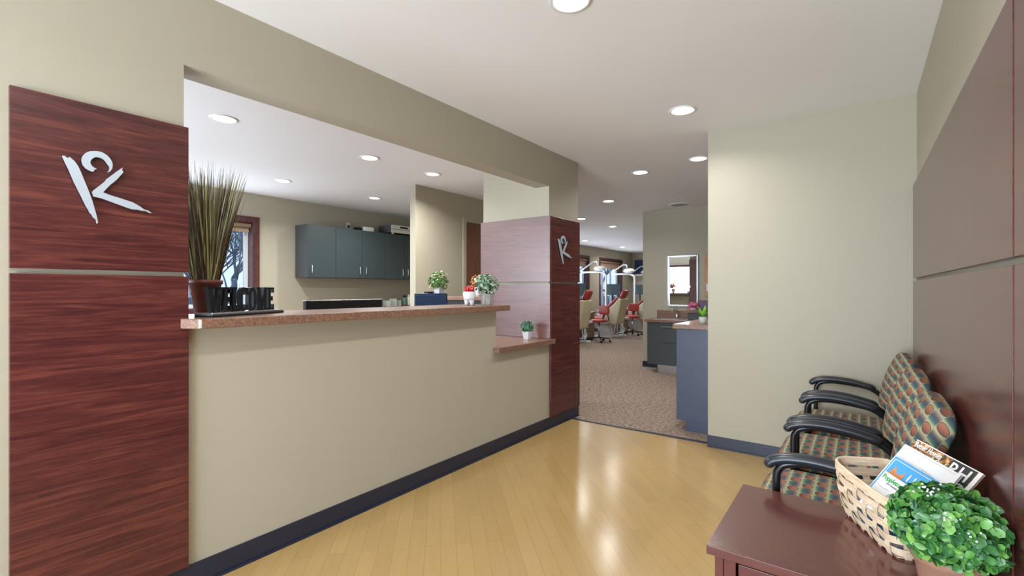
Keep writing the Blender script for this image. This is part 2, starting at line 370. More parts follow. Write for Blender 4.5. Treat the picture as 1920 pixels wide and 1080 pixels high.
# far office wall with window hole
w = MB()
XF = -7.0
def wall_x(w, x0, x1, y0, y1, holes):
    """wall slab between x0,x1 along y with holes (ya,yb,za,zb) sorted"""
    y = y0
    for (ya, yb, za, zb) in holes:
        w.box((x0, y, 0), (x1, ya, CEIL)); w.box((x0, ya, 0), (x1, yb, za)); w.box((x0, ya, zb), (x1, yb, CEIL)); y = yb
    w.box((x0, y, 0), (x1, y1, CEIL))
wall_x(w, XF-0.2, XF, -1.0, 6.3, [(1.85, 3.25, 1.10, 2.33)])
wall_x(w, XF-0.15, XF+0.05, 6.3, 17.0, [(9.5, 11.25, 0.45, 2.36), (11.72, 13.48, 0.45, 2.36), (14.34, 16.04, 0.45, 2.36)])
structure('wall_far', w, 'wall', 'beige outer wall with windows, behind the office and treatment bay')
structure('wall_back', B((-7.2, 17.0, 0), (-2.97, 17.15, CEIL)), 'wall', 'beige end wall of the treatment bay')
structure('wall_office', MB().box((-4.775, 4.21, 0), (-4.67, 6.3, CEIL)).box((-7.0, 6.3, 0), (-4.67, 6.42, CEIL)), 'wall', 'beige stub wall inside the office with the brown door')
w = MB()   # office wall at y=-1 with long window
w.box((-7.0, -1.15, 0), (-6.1, -1.0, CEIL)).box((-6.1, -1.15, 0), (-3.7, -1.0, 0.95)).box((-6.1, -1.15, 2.25), (-3.7, -1.0, CEIL)).box((-3.7, -1.15, 0), (WL-0.16, -1.0, CEIL))
structure('wall_office_front', w, 'wall', 'beige office wall with the wide window, seen in the mirror')
w = MB().box((WL, -3.15, 0), (-2.4, -3.0, CEIL)).box((0.2, -3.15, 0), (WR, -3.0, CEIL)).box((-2.4, -3.15, 2.6), (0.2, -3.0, CEIL))
structure('wall_entrance', w, 'wall')
# entrance glazing
e = tag(thing('window_5', None, None, (-1.1, -3.05, 0)), None, None, None, 'structure')
g = MB()
for x in (-1.3, -0.45, 0.39, 1.25): g.box((x-0.03, -0.04, 0), (x+0.03, 0.04, 2.6))
g.box((-1.3, -0.04, 0), (1.3, 0.04, 0.08)).box((-1.3, -0.04, 2.52), (1.3, 0.04, 2.6))
g.build('window_frame', 'vinylwhite', e); B((-1.28, -0.005, 0.05), (1.28, 0.005, 2.55)).build('pane', 'glass', e)

# baseboards
def base(name, lo, hi, toe, label):
    m_ = MB().box(lo, hi).box(*toe); structure(name, m_, 'navy', label, 0.002)
base('baseboard_left', (WL, -3, 0), (WL+0.009, 4.555, 0.108), ((WL, -3, 0), (WL+0.02, 4.56, 0.010)), 'navy rubber baseboard along the reception wall')
base('baseboard_facing', (-1.076, YF-0.009, 0), (WR, YF, 0.10), ((-1.076, YF-0.02, 0), (WR, YF, 0.009)), 'navy rubber baseboard under the waiting corner wall')
base('baseboard_mirror', (-3.125, 8.141, 0), (-2.86, 8.15, 0.10), ((-3.125, 8.13, 0), (-2.86, 8.15, 0.009)), 'navy rubber baseboard left of the sink cabinet')
base('baseboard_far', (XF+0.05, 6.5, 0), (XF+0.06, 17, 0.10), ((XF+0.05, 6.5, 0), (XF+0.07, 17, 0.009)), 'navy baseboard in the treatment bay')
base('baseboard_right', (WR-0.009, -3, 0), (WR, YF-0.01, 0.10), ((WR-0.018, -3, 0), (WR, YF-0.02, 0.009)), 'navy baseboard on the right wall')
structure('trim_1', B((WL+0.01, 4.385, 0), (-1.072, 4.42, 0.007)), 'navy', 'dark rubber strip between wood floor and carpet', 0.002)

# ------------------------------------------------------------------ windows
def window_x(n, x, ya, yb, za, zb, depth, label, mull=(), head=True):
    e = tag(thing('window_%d' % n, label, None, (x, (ya+yb)/2, za)), None, None, None, 'structure')
    if 'category' in e: del e['category']
    h = (yb-ya)/2; H_ = zb-za; c = 0.075
    # casing on the room face and the reveal lining
    k = MB()
    k.box((0, -h-c, -c), (0.02, -h, H_+c)).box((0, h, -c), (0.02, h+c, H_+c)).box((0, -h, H_), (0.02, h, H_+c)).box((0, -h, -c), (0.03, h, 0))
    k.box((-depth, -h, 0), (0, -h+0.015, H_)).box((-depth, h-0.015, 0), (0, h, H_)).box((-depth, -h+.015, 0), (0, h-.015, 0.015)).box((-depth, -h+.015, H_-0.015), (0, h-.015, H_))
    k.build('window_casing', 'trimwood', e, 0.003)
    s_ = MB(); a = h-0.015; t = 0.05
    s_.box((-depth, -a, 0.015), (-depth+0.05, -a+t, H_-.015)).box((-depth, a-t, 0.015), (-depth+0.05, a, H_-.015))
    s_.box((-depth, -a+t, 0.015), (-depth+0.05, a-t, 0.015+t)).box((-depth, -a+t, H_-.015-t), (-depth+0.05, a-t, H_-.015))
    for q in mull: s_.box((-depth, q-0.035, 0.015+t), (-depth+0.05, q+0.035, H_-.015-t))
    s_.build('window_frame', 'vinylwhite', e, 0.003)
    B((-depth+0.02, -a+t, 0.015+t), (-depth+0.026, a-t, H_-.015-t)).build('pane', 'glass', e)
    return e
window_x(1, XF, 1.85, 3.25, 1.10, 2.33, 0.19, 'dark wood framed office window behind the tall grass', (0.05,))
window_x(2, XF+0.05, 14.34, 16.04, 0.45, 2.36, 0.19, 'dark framed bay window behind the middle treatment chair', (-0.35, 0.30))
window_x(3, XF+0.05, 11.72, 13.48, 0.45, 2.36, 0.19, 'dark framed bay window beside the column', (-0.35, 0.30))
window_x(4, XF+0.05, 9.5, 11.25, 0.45, 2.36, 0.19, 'bay window hidden behind the column', (-0.35, 0.30))
e = tag(thing('window_6', 'wide office window seen in the mirror', None, (-4.9, -1.0, 0.95)), None, None, None, 'structure')
k = MB()
for a in ((-1.2, -1.13), (1.13, 1.2)): k.box((a[0], -0.14, 0), (a[1], 0.02, 1.3))
k.box((-1.13, -0.14, 1.22), (1.13, 0.02, 1.3)).box((-1.13, -0.14, 0), (1.13, 0.04, 0.04)); k.build('window_casing', 'trimwood', e)
MB().box((-0.5, -0.12, 0.04), (-0.38, -0.06, 1.22)).box((0.35, -0.12, 0.04), (0.47, -0.06, 1.22)).build('window_frame', 'vinylwhite', e)
B((-1.13, -0.1, 0.04), (1.13, -0.094, 1.22)).build('pane', 'glass', e)
def roller(x, ya, yb, z, drop, label, group=None):
    t_ = thing('roller_shade', label, 'window shade', (x, (ya+yb)/2, z), 0, group); h = (yb-ya)/2
    MB().sweep([(0, -h, 0), (0, h, 0)], 0.034, 20).build('roll', 'shade', t_)
    MB().box((-0.004-0.02, -h+0.01, -drop), (-0.001-0.02, h-0.01, 0)).box((-0.03, -h+0.01, -drop-0.02), (-0.014, h-0.01, -drop)).build('fabric_panel', 'shade', t_)
roller(XF-0.04, 1.88, 3.22, 2.275, 0.07, 'tan roller shade rolled up at the top of the office window behind the grass')
roller(XF+0.01, 14.37, 16.01, 2.30, 0.2, 'pale roller shade above the bay window behind the middle treatment chair')
roller(XF+0.01, 11.75, 13.45, 2.30, 0.2, 'pale roller shade above the bay window next to the column edge')

# ------------------------------------------------------------------ wood wall panels
def panel(lo, hi, label, material='mahogany', group=None):
    return tag(B(lo, hi).build('wall_panel', material, None, 0.0015), label, 'wall panel', group)
P0 = WL+0.001; P1 = WL+0.022
panel((P0, 0.292, 1.443), (P1, 0.852, 2.098), 'glossy mahogany wall panel left of the opening, upper one bearing the large emblem')
panel((P0, 0.292, 0.112), (P1, 0.852, 1.424), 'tall mahogany wall panel left of the reception counter, lower one below the light gap')
panel((P0, 3.962, 1.443), (P1, 4.552, 2.09), 'upper mahogany panel on the column front, with the small emblem')
panel((P0, 3.962, 0.112), (P1, 4.552, 1.424), 'lower mahogany panel on the column front, down to the navy baseboard')
panel((-3.33, 3.937, 1.443), (P1, 3.959, 2.09), 'upper mahogany panel on the column side above the light gap, facing the counter', 'mahogany_hazed')
panel((-3.33, 3.937, 0.884), (P1, 3.959, 1.424), 'lower mahogany panel on the column side, rising from the low counter', 'mahogany_hazed')
panel((-3.33, 4.551, 1.443), (P0-.002, 4.573, 2.09), 'upper mahogany panel on the column rear, seen only in the mirror', 'mahogany_hazed')
panel((-3.33, 4.551, 0.112), (P0-.002, 4.573, 1.424), 'lower mahogany panel on the column rear, seen only in the mirror', 'mahogany_hazed')
Q0 = WR-0.022; Q1 = WR-0.001
panel((Q0, 1.628, 1.443), (Q1, YF-0.012, 2.09), 'large upper mahogany panel on the right wall above the chairs', 'mahogany_gloss')
panel((Q0, 1.628, 0.112), (Q1, YF-0.012, 1.424), 'large lower mahogany panel on the right wall behind the chairs, reflecting them', 'mahogany_gloss')
panel((Q0, -0.9, 1.443), (Q1, 1.612, 2.09), 'upper mahogany panel cut by the right edge of the photo', 'mahogany_gloss')
panel((Q0, -0.9, 0.112), (Q1, 1.612, 1.424), 'lower mahogany panel cut by the right edge of the photo, behind the boxwood', 'mahogany_gloss')

# ------------------------------------------------------------------ emblem
Z6 = [
 [(160,192),(185,192),(207,210),(232,222),(240,203),(262,222),(290,245),(318,278),(340,310),(372,380),(400,450),(436,535),(470,620),(497,695),(520,770),(550,880),(562,945),(548,955),(540,910),(505,880),(492,852),(470,835),(455,800),(430,760),(380,660),(300,500),(262,415),(230,340),(195,270)],
 [(515,368),(490,368),(452,352),(420,330),(398,304),(385,280),(378,245),(382,212),(400,182),(428,158),(465,143),(510,138),(550,140),(590,147),(630,164),(668,190),(700,225),(720,262),(728,295),(722,335),(705,360),(690,374),(665,378),(688,358),(693,335),(690,312),(672,290),(650,258),(625,232),(590,215),(545,207),(512,216),(488,235),(476,258),(480,285),(500,313),(528,330),(550,340),(522,350)],
 [(495,600),(520,575),(580,530),(640,482),(655,458),(720,410),(780,365),(840,325),(832,355),(850,375),(820,410),(780,455),(740,490),(700,520),(655,565),(620,605),(700,635),(830,675),(950,715),(1015,750),(1080,795),(1130,810),(1168,838),(1135,832),(1100,812),(1050,810),(1010,798),(950,795),(900,780),(820,750),(750,725),(600,670),(510,650)],
]
def unproj_logo(X, Y):
    px = 90+X/6; py = 260+Y/6; F_ = 886.0; a = R(36.433); sa, ca = math.sin(a), math.cos(a)
    u = (px-960)/F_; w_ = (543-py)/F_; t = -2.432/(-sa+u*ca)
    return (t*(ca+u*sa)-0.57, 1.365+t*w_-1.77)
SH = [[unproj_logo(*p) for p in poly] for poly in Z6]      # emblem outline in metres on the wall plane (y, z)
lg = thing('wall_emblem', 'large brushed metal figure emblem on the upper left mahogany panel', 'emblem', (WL+0.022, 0.57, 1.77), 0, 'metal emblems on the panels')
for nm, sh in zip(('leg_stroke', 'head_arc', 'arm_stroke'), SH):
    area2 = sum(sh[i][0]*sh[(i+1) % len(sh)][1]-sh[(i+1) % len(sh)][0]*sh[i][1] for i in range(len(sh)))
    pts = sh if area2 > 0 else sh[::-1]
    MB().prism(pts, lambda a, b, d: (d, a, b), 0.010, 0.017).build(nm, 'logo_steel', lg)
for (y, z) in ((-0.10, 0.08), (-0.06, -0.05), (-0.02, -0.02), (0.06, -0.05), (0.01, 0.035), (-0.045, 0.11)): MB().sweep([(0, y, z), (0.012, y, z)], 0.003, 8).build('stand_off_pin', 'blackmetal', lg)
dup(lg, (WL+0.022, 4.215, 1.77), 'metal figure emblem on the column front, farther from the camera than its twin')

# ------------------------------------------------------------------ reception counters
CT = 1.235; CTH = 0.046
pts = [(-2.447, 0.855), (-2.447, 0.818), (-2.36, 0.862), (-2.36, 3.175), (-2.87, 3.175), (-2.87, 0.855)]
c = thing('reception_countertop', 'long raised brown speckled countertop over the reception front', 'countertop', (-2.47, 2.0, CT))
MB().prism([(x+2.47, y-2.0) for x, y in pts], lambda a, b, d: (a, b, d), -CTH, 0).build('counter_slab', 'laminate', c, 0.004)
MB().prism([(0.1083-0.0, -1.1395), (0.1105, -1.138), (0.1105, -1.128), (0.1083, -1.128)], lambda a, b, d: (a, b, d), -CTH+.004, -0.004).build('edge_seam', 'whiteplastic', c)
c = thing('low_countertop', 'low brown speckled countertop between the reception front and the column', 'countertop', (-2.47, 3.55, 0.88))
pts = [(-3.28, 3.121), (-2.469, 3.121), (-2.469, 3.08), (-2.41, 3.08), (-2.41, 3.985), (-2.446, 3.985), (-2.446, 3.936), (-3.28, 3.936)]
MB().prism([(x+2.47, y-3.55) for x, y in pts], lambda a, b, d: (a, b, d), -0.046, 0).build('counter_slab', 'laminate', c, 0.004)
# desk behind the reception front (hidden mostly)
d = thing('reception_desk', 'grey reception desk behind the raised countertop', 'desk', (-3.0, 2.0, 0))
B((-0.52, -1.14, 0.72), (0.35, 1.09, 0.75)).build('desk_top', 'laminate', d, 0.003)
for y in (-1.1, -0.02, 1.05): B((-0.5, y-0.012, 0), (0.33, y+0.012, 0.72)).build('side_panel', 'slate', d)

# monitor seen from behind
mo = thing('desktop_monitor', 'wide black monitor behind the reception counter, only its silver-edged top showing', 'monitor', (-3.20, 2.17, 0.75), 0)
MB().box((-0.02, -0.335, 0.13), (0.02, 0.335, 0.532)).build('display_housing', 'black', mo, 0.006)
MB().box((-0.021, -0.337, 0.532), (0.021, 0.337, 0.538)).build('top_edge', 'steel', mo, 0.002)
B((-0.024, -0.32, 0.15), (-0.021, 0.32, 0.515)).build('screen', 'screen', mo)
MB().box((0.02, -0.04, 0.0), (0.045, 0.04, 0.35)).lathe([(0.12, 0), (0.12, 0.012), (0.03, 0.02)], 24).build('stand', 'black', mo)

# navy desktop unit
bx = thing('desktop_cabinet', 'navy blue box behind the counter with a small plant on top', 'cabinet', (-3.52, 3.38, 0))
bxr = R(47)
bx.rotation_euler = (0, 0, bxr)
B((-0.165, -0.02, 0), (0.165, 0.14, 1.325)).build('body', 'navyblue', bx, 0.006)
B((-0.155, -0.028, 0.76), (0.155, -0.02, 1.31)).build('front_panel', 'navyblue', bx, 0.004)
tag(B((-3.60, 3.36, 1.325), (-3.54, 3.44, 1.345)).build('black_tray', 'black', None, 0.004), 'small flat black tray on top of the navy blue box', 'tray')

# ------------------------------------------------------------------ plants
def leafy(n, rad, c, size, seed, squash=(1, 1, 1), shell=0.55, xmax=None, elong=1.0, seg=6, up=0.25):
    rnd = random.Random(seed); mb = MB()
    for i in range(n):
        while True:
            p = Vector((rnd.uniform(-1, 1), rnd.uniform(-1, 1), rnd.uniform(-0.75, 1)))
            if shell < p.length < 1: break
        pos = Vector(c)+Vector((p.x*rad*squash[0], p.y*rad*squash[1], p.z*rad*squash[2]))
        nrm = (p.normalized()+Vector((rnd.gauss(0, .6), rnd.gauss(0, .6), rnd.gauss(up, .4)))).normalized()
        if xmax is not None and pos.x > xmax: continue
        sx_ = nrm.orthogonal().normalized(); sx_ = Quaternion(nrm, rnd.uniform(0, 2*PI)) @ sx_; sy_ = nrm.cross(sx_)
        s0 = size*rnd.uniform(0.7, 1.25); vs = [pos-nrm*s0*0.12]; k_ = seg
        for k in range(k_):
            a = 2*PI*k/k_; r = 1.0
            vs.append(pos+sx_*math.cos(a)*s0*0.5*elong*(1.0)+sy_*math.sin(a)*s0*0.42*(1-0.2*math.cos(a))+nrm*s0*0.08*abs(math.sin(a)))
        if xmax is not None and any(v.x > xmax for v in vs): continue
        mb.add(vs, [(0, 1+k, 1+(k+1) % k_) for k in range(k_)], True)
    return mb
def stems(n, rad, c, base, seed, r=0.0012, squash=(1, 1, 1)):
    rnd = random.Random(seed); mb = MB()
    for i in range(n):
        d = Vector((rnd.uniform(-1, 1), rnd.uniform(-1, 1), rnd.uniform(-.1, 1))).normalized()*rad*0.8
        e = Vector(c)+Vector((d.x*squash[0], d.y*squash[1], d.z*squash[2]))
        b = Vector(base); mb.sweep([b, b.lerp(e, 0.5)+Vector((0, 0, rad*0.1)), e], r, 5)
    return mb

# tall grass in a red-brown pot
g = thing('potted_grass', 'tall ornamental dried grass in a red-brown tapered pot on the counter end', 'plant', (-2.62, 0.985, CT))
MB().lathe([(0.0, 0), (0.043, 0), (0.046, 0.004), (0.068, 0.155), (0.074, 0.157), (0.076, 0.178), (0.068, 0.178), (0.063, 0.165), (0.0, 0.163)], 36).build('pot', 'brownpot', g)
MB().lathe([(0.0, 0.150), (0.062, 0.160), (0.0, 0.172)], 24).build('soil', 'soil', g)
rnd = random.Random(5); gb = MB()
for i in range(520):
    a = rnd.uniform(0, 2*PI); r0 = 0.058*math.sqrt(rnd.random()); lean = 0.02+abs(rnd.gauss(0, 0.10))+0.10*r0/0.058; L = 0.62-abs(rnd.gauss(0, 0.14))
    if lean > 0.27: lean = 0.27*rnd.random()
    L = max(L, 0.25)
    b = a+rnd.gauss(0, 0.35); wd = rnd.uniform(0.0016, 0.0040)
    p0 = Vector((math.cos(a)*r0, math.sin(a)*r0, 0.165)); dv = Vector((math.cos(b), math.sin(b), 0))
    # keep the fan on this side of the wall edge
    pts_ = []
    for k in range(5):
        tt = k/4; pts_.append(p0+dv*L*(lean*0.9*tt+0.10*lean*tt*tt)+Vector((0, 0, L*tt*(1-0.10*tt*lean*4))))
    sd = Vector((0.594*0+0.8, 0.6, 0)).normalized(); sd = Quaternion((0, 0, 1), rnd.uniform(-0.9, 0.9)) @ sd
    for p in pts_:
        if p.y < -0.135: p.y = -0.135+0.02*math.sin(i)*0.3
    vs = []
    for k, p in enumerate(pts_):
        ww = wd*(1-(k/4)**3*0.9); vs += [p-sd*ww, p+sd*ww]
    gb.add(vs, [(2*k, 2*k+1, 2*k+3, 2*k+2) for k in range(4)], True)
gb.build('grass_blades', 'grass', g)

# WELCOME sign
def glyph(ch):
    w_ = 0.16   # stem width relative to height 1 ; returns list of polygons and advance
    def rect(x0, y0, x1, y1): return [(x0, y0), (x1, y0), (x1, y1), (x0, y1)]
    if ch == 'W':
        return [[(0.02, 1), (0.22, 1), (0.33, 0), (0.15, 0)], [(0.36, 1), (0.48, 1), (0.33, 0), (0.20, 0)], [(0.33, 1), (0.50, 1), (0.60, 0), (0.42, 0)], [(0.66, 1), (0.76, 1), (0.60, 0), (0.48, 0)],
                rect(-0.03, 0.94, 0.27, 1.0), rect(0.30, 0.94, 0.54, 1.0), rect(0.60, 0.94, 0.81, 1.0)], 0.80
    if ch == 'E':
        return [rect(0.05, 0, 0.21, 1), rect(0, 0.93, 0.42, 1), rect(0, 0, 0.42, 0.07), rect(0.2, 0.46, 0.34, 0.54), rect(0.34, 0.76, 0.42, 1), rect(0.34, 0, 0.42, 0.24), rect(0.28, 0.40, 0.34, 0.60)], 0.45
    if ch == 'L':
        return [rect(0.06, 0, 0.22, 1), rect(0, 0.93, 0.29, 1), rect(0, 0, 0.42, 0.07), rect(0.34, 0, 0.42, 0.26)], 0.45
    if ch == 'M':
        return [rect(0.05, 0, 0.15, 1), [(0.05, 1), (0.23, 1), (0.36, 0.25), (0.28, 0.0)], [(0.49, 1), (0.53, 1), (0.33, 0.0), (0.28, 0.0), (0.28, 0.15)], rect(0.45, 0, 0.62, 1), rect(0, 0, 0.22, 0.07), rect(0.40, 0, 0.67, 0.07), rect(0, 0.93, 0.2, 1), rect(0.46, 0.93, 0.67, 1)], 0.70
    segs = []; n = 24
    def P(r_, k, iny=0.0):
        a = 2*PI*k/n; cx, cy = 0.23, 0.5
        ex = math.copysign(abs(math.cos(a))**0.8, math.cos(a)); ey = math.copysign(abs(math.sin(a))**0.8, math.sin(a))
        return (cx+ex*r_, cy+ey*(0.5 if r_ > 0.1 else 0.39))
    for k in range(n):
        a = 2*PI*(k+0.5)/n
        if ch == 'C' and abs(((a+PI) % (2*PI))-PI) < 0.42: continue
        segs.append([P(0.23, k), P(0.23, k+1), P(0.075, k+1), P(0.075, k)])
    if ch == 'C': segs += [rect(0.36, 0.68, 0.44, 0.98)]
    return segs, 0.49
sgn = thing('welcome_sign', 'black cut-out word sign WELCOME on a grey edged base, standing on the counter', 'sign', (-2.50, 1.18, CT))
ang = math.atan2(1.375-0.932, -2.63+2.44)      # along the base
sgn.location = (-2.575, 1.141, CT); sgn.rotation_euler = (0, 0, ang)
MB().box((-0.238, -0.10+0.05, 0), (0.242, 0.05, 0.008)).build('base_plate', 'black', sgn, 0.001)
MB().box((-0.238, -0.052, 0.008), (0.242, 0.05, 0.014)).build('base_layer', 'greyplastic', sgn, 0.001)
MB().box((-0.232, -0.046, 0.014), (0.238, 0.046, 0.020)).build('base_top', 'steel', sgn, 0.001)
Hh = 0.122; x = -0.222
for ch in 'WELCOME':
    polys, adv = glyph(ch); lb = MB(); s_ = Hh*1.04
    for pl in polys:
        ar = sum(pl[i][0]*pl[(i+1) % len(pl)][1]-pl[(i+1) % len(pl)][0]*pl[i][1] for i in range(len(pl)))
        if ar < 0: pl = pl[::-1]
        lb.prism([(x+p[0]*s_*0.93, 0.020+p[1]*Hh) for p in pl], lambda a, b, d_: (a, d_, b), 0.012, -0.010)
    lb.build('letter', 'black', sgn); x += adv*s_*0.90

# tooth shaped pot with red sticks
tp = thing('tooth_shaped_pot', 'white tooth-shaped pot filled with red-tipped sticks on the counter', 'pot', (-2.60, 2.93, CT), R(35))
mb = MB()
def toothwarp(p):
    z = p.z; a = math.atan2(p.y, p.x); r = math.hypot(p.x, p.y)
    return p
n_ = 40; rings = []; prof = [(0.046, 0.045), (0.050, 0.06), (0.053, 0.085), (0.052, 0.105), (0.048, 0.113), (0.044, 0.113), (0.042, 0.10), (0.0, 0.098)]
mb.lathe(prof, 40)
for a in (0.25*PI, 0.75*PI, 1.25*PI, 1.75*PI):
    cx, cy = math.cos(a)*0.027, math.sin(a)*0.027
    mb.sweep([(cx*1.15, cy*1.15, 0), (cx*1.12, cy*1.12, 0.012), (cx, cy, 0.04), (cx*0.8, cy*0.8, 0.07)], [0.010, 0.015, 0.021, 0.024], 16)
mb.build('pot_body', 'ceramic', tp)
rnd = random.Random(3); rs = MB()
for i in range(22):
    a = rnd.uniform(0, 2*PI); r = 0.032*math.sqrt(rnd.random()); d = Vector((math.cos(a), math.sin(a), 0)); L = rnd.uniform(0.02, 0.055)
    rs.sweep([d*r+Vector((0, 0, 0.095)), d*(r+0.006)+Vector((0, 0, 0.113+L*0.5)), d*(r+0.012)+Vector((0, 0, 0.113+L))], [0.005, 0.005, 0.003], 8)
rs.build('red_sticks', 'redstick', tp)
tb = MB()
for i in range(10):
    a = rnd.uniform(0, 2*PI); r = 0.03*math.sqrt(rnd.random()); d = Vector((math.cos(a), math.sin(a), 0)); z = rnd.uniform(0.135, 0.157)
    tb.super(tuple(d*r+Vector((0, 0, z))), (0.004, 0.004, 0.007), 1, 1, 8, 6)
tb.build('white_tips', 'ceramic', tp)
tp2 = thing('flower_pot', 'narrow white pot with orange sprigs, partly hidden behind the grey ribbed planter', 'pot', (-3.76, 4.40, 1.28), 0)
MB().lathe([(0.0, 0), (0.028, 0), (0.034, 0.03), (0.055, 0.105), (0.056, 0.11), (0.05, 0.11), (0.0, 0.10)], 28).build('pot_body', 'ceramic', tp2)
leafy(150, 0.085, (-0.02, 0, 0.18), 0.030, 4, elong=1.2, shell=0.2).build('foliage', 'orangeleaf', tp2)
stems(10, 0.045, (0, 0, 0.13), (0, 0, 0.09), 3).build('stems', 'greenleaf', tp2)
gp = thing('ribbed_planter', 'grey ribbed metal planter with silvery green foliage at the counter end', 'plant', (-2.53, 3.07, CT))
rb = MB(); pr = []
seg = 64; vs = []
for (r, z) in ((0.043, 0.0), (0.046, 0.006), (0.050, 0.085), (0.052, 0.09), (0.052, 0.095), (0.046, 0.095), (0.044, 0.08)):
    for k in range(seg):
        rr = r+(0.0012*math.cos(k*PI) if 0.005 < z < 0.088 else 0); a = 2*PI*k/seg; vs.append((rr*math.cos(a), rr*math.sin(a), z))
fs = [(i*seg+k, i*seg+(k+1) % seg, (i+1)*seg+(k+1) % seg, (i+1)*seg+k) for i in range(6) for k in range(seg)]+[tuple(range(seg-1, -1, -1)), tuple(6*seg+k for k in range(seg))]
rb.add(vs, fs, False).build('pot_body', 'galv', gp)
leafy(430, 0.098, (0, 0, 0.168), 0.022, 11, elong=1.4, shell=0.0).build('foliage', 'sage', gp)
stems(24, 0.085, (0, 0, 0.16), (0, 0, 0.09), 12).build('stems', 'greenleaf', gp)
sp_ = thing('small_potted_plant', 'tiny teal-green plant in a white square-tapered pot on the low counter', 'plant', (-2.62, 3.80, 0.88))
def squarepot(mb, r0, r1, h):
    mb.add([(-r0,-r0,0),(r0,-r0,0),(r0,r0,0),(-r0,r0,0),(-r1,-r1,h),(r1,-r1,h),(r1,r1,h),(-r1,r1,h),(-r1*.85,-r1*.85,h),(r1*.85,-r1*.85,h),(r1*.85,r1*.85,h),(-r1*.85,r1*.85,h),(-r1*.8,-r1*.8,h-.012),(r1*.8,-r1*.8,h-.012),(r1*.8,r1*.8,h-.012),(-r1*.8,r1*.8,h-.012)],
           [(0,3,2,1),(0,1,5,4),(1,2,6,5),(2,3,7,6),(3,0,4,7),(4,5,9,8),(5,6,10,9),(6,7,11,10),(7,4,8,11),(8,9,13,12),(9,10,14,13),(10,11,15,14),(11,8,12,15),(12,13,14,15)]); return mb
squarepot(MB(), 0.026, 0.037, 0.078).build('pot_body', 'ceramic', sp_, 0.003)
leafy(190, 0.062, (0, 0, 0.118), 0.016, 21, elong=2.0, shell=0.0).build('foliage', 'tealleaf', sp_)
stems(14, 0.05, (0, 0, 0.11), (0, 0, 0.07), 22).build('stems', 'greenleaf', sp_)
bp = thing('small_potted_plant', 'pale green leafy plant in a little white pot on top of the navy blue box', 'plant', (-3.50, 3.475, 1.325))
squarepot(MB(), 0.034, 0.042, 0.062).build('pot_body', 'ceramic', bp, 0.003)
leafy(190, 0.115, (0, 0, 0.125), 0.026, 31, squash=(0.95, 0.95, 0.95), elong=1.6, shell=0.0, up=0.5).build('foliage', 'greenleaf', bp)
stems(18, 0.09, (0, 0, 0.12), (0, 0, 0.05), 32).build('stems', 'greenleaf', bp)

# ------------------------------------------------------------------ office background
# upper cabinets
def cab_unit(y0, y1, splits, handles, label):
    c = thing('wall_cabinet', label, 'cabinet', (-6.99, y0, 1.55), 0, 'grey upper cabinets on the office wall'); L = y1-y0
    B((0, 0.002, 0), (0.315, L-0.002, 0.80)).build('body', 'slate_dark', c, 0.002)
    for i, (a, b) in enumerate(zip(splits[:-1], splits[1:])):
        d = B((0.317, a-y0+0.003, 0.003), (0.335, b-y0-0.003, 0.797)).build('door', 'slate', c, 0.002)
        for h in handles:
            if a < h < b:
                MB().sweep(smooth_path([(0.335, h-y0, 0.06), (0.362, h-y0, 0.07), (0.362, h-y0, 0.17), (0.335, h-y0, 0.18)], 3), 0.006, 8).build('handle', 'steel', d)
cab_unit(3.86, 4.345, [3.86, 4.345], [3.93], 'grey upper cabinet, leftmost one with a single door and bare top')
cab_unit(4.345, 5.30, [4.345, 4.835, 5.30], [4.775, 4.895], 'grey double-door upper cabinet in the middle, under the white router')
cab_unit(5.30, 6.25, [5.30, 5.73, 6.25], [5.68, 5.80], 'grey upper cabinet beside the stub wall, under the beige recorder')
rt = thing('router', 'small white router box on top of the middle wall cabinet', 'router', (-6.80, 4.93, 2.352)); B((-0.09, -0.02, 0), (0.09, 0.18, 0.075)).build('body', 'whiteplastic', rt, 0.01)
B((-0.09, -0.11, 0), (0.05, -0.02, 0.06)).build('power_adapter', 'black', rt, 0.01)
rc = thing('recorder', 'flat beige and grey recorder on the right wall cabinet', 'recorder', (-6.80, 5.66, 2.352))
B((-0.18, -0.24, 0.02), (0.16, 0.30, 0.155)).build('body', 'greyplastic', rc, 0.004); MB().box((0.16, -0.24, 0.085), (0.185, 0.30, 0.155)).box((0.16, -0.24, 0.02), (0.18, 0.30, 0.078)).build('front_panel', 'whiteplastic', rc, 0.003)
B((0.185, -0.06, 0.105), (0.188, 0.12, 0.135)).build('display', 'black', rc)
for (a_, b2) in ((-0.15, -0.2), (0.12, -0.2), (-0.15, 0.25), (0.12, 0.25)): B((a_, b2, 0), (a_+0.03, b2+0.03, 0.02)).build('foot', 'whiteplastic', rc)
ot = thing('wall_outlet', 'white wall jack above the middle wall cabinet with a dangling cord', 'outlet', (-6.998, 4.80, 2.40)); B((0, -0.04, -0.03), (0.008, 0.04, 0.10)).build('cover_plate', 'whiteplastic', ot, 0.002)
B((0.008, -0.02, 0.01), (0.03, 0.02, 0.05)).build('plug', 'black', ot, 0.003)
tag(MB().sweep(smooth_path([(-6.97, 4.80, 2.43), (-6.93, 4.85, 2.40), (-6.88, 4.88, 2.362), (-6.84, 4.90, 2.358)], 5), 0.005, 8).build('cord', 'whiteplastic'), 'white cord running from the wall jack to the cabinet top', 'cord')
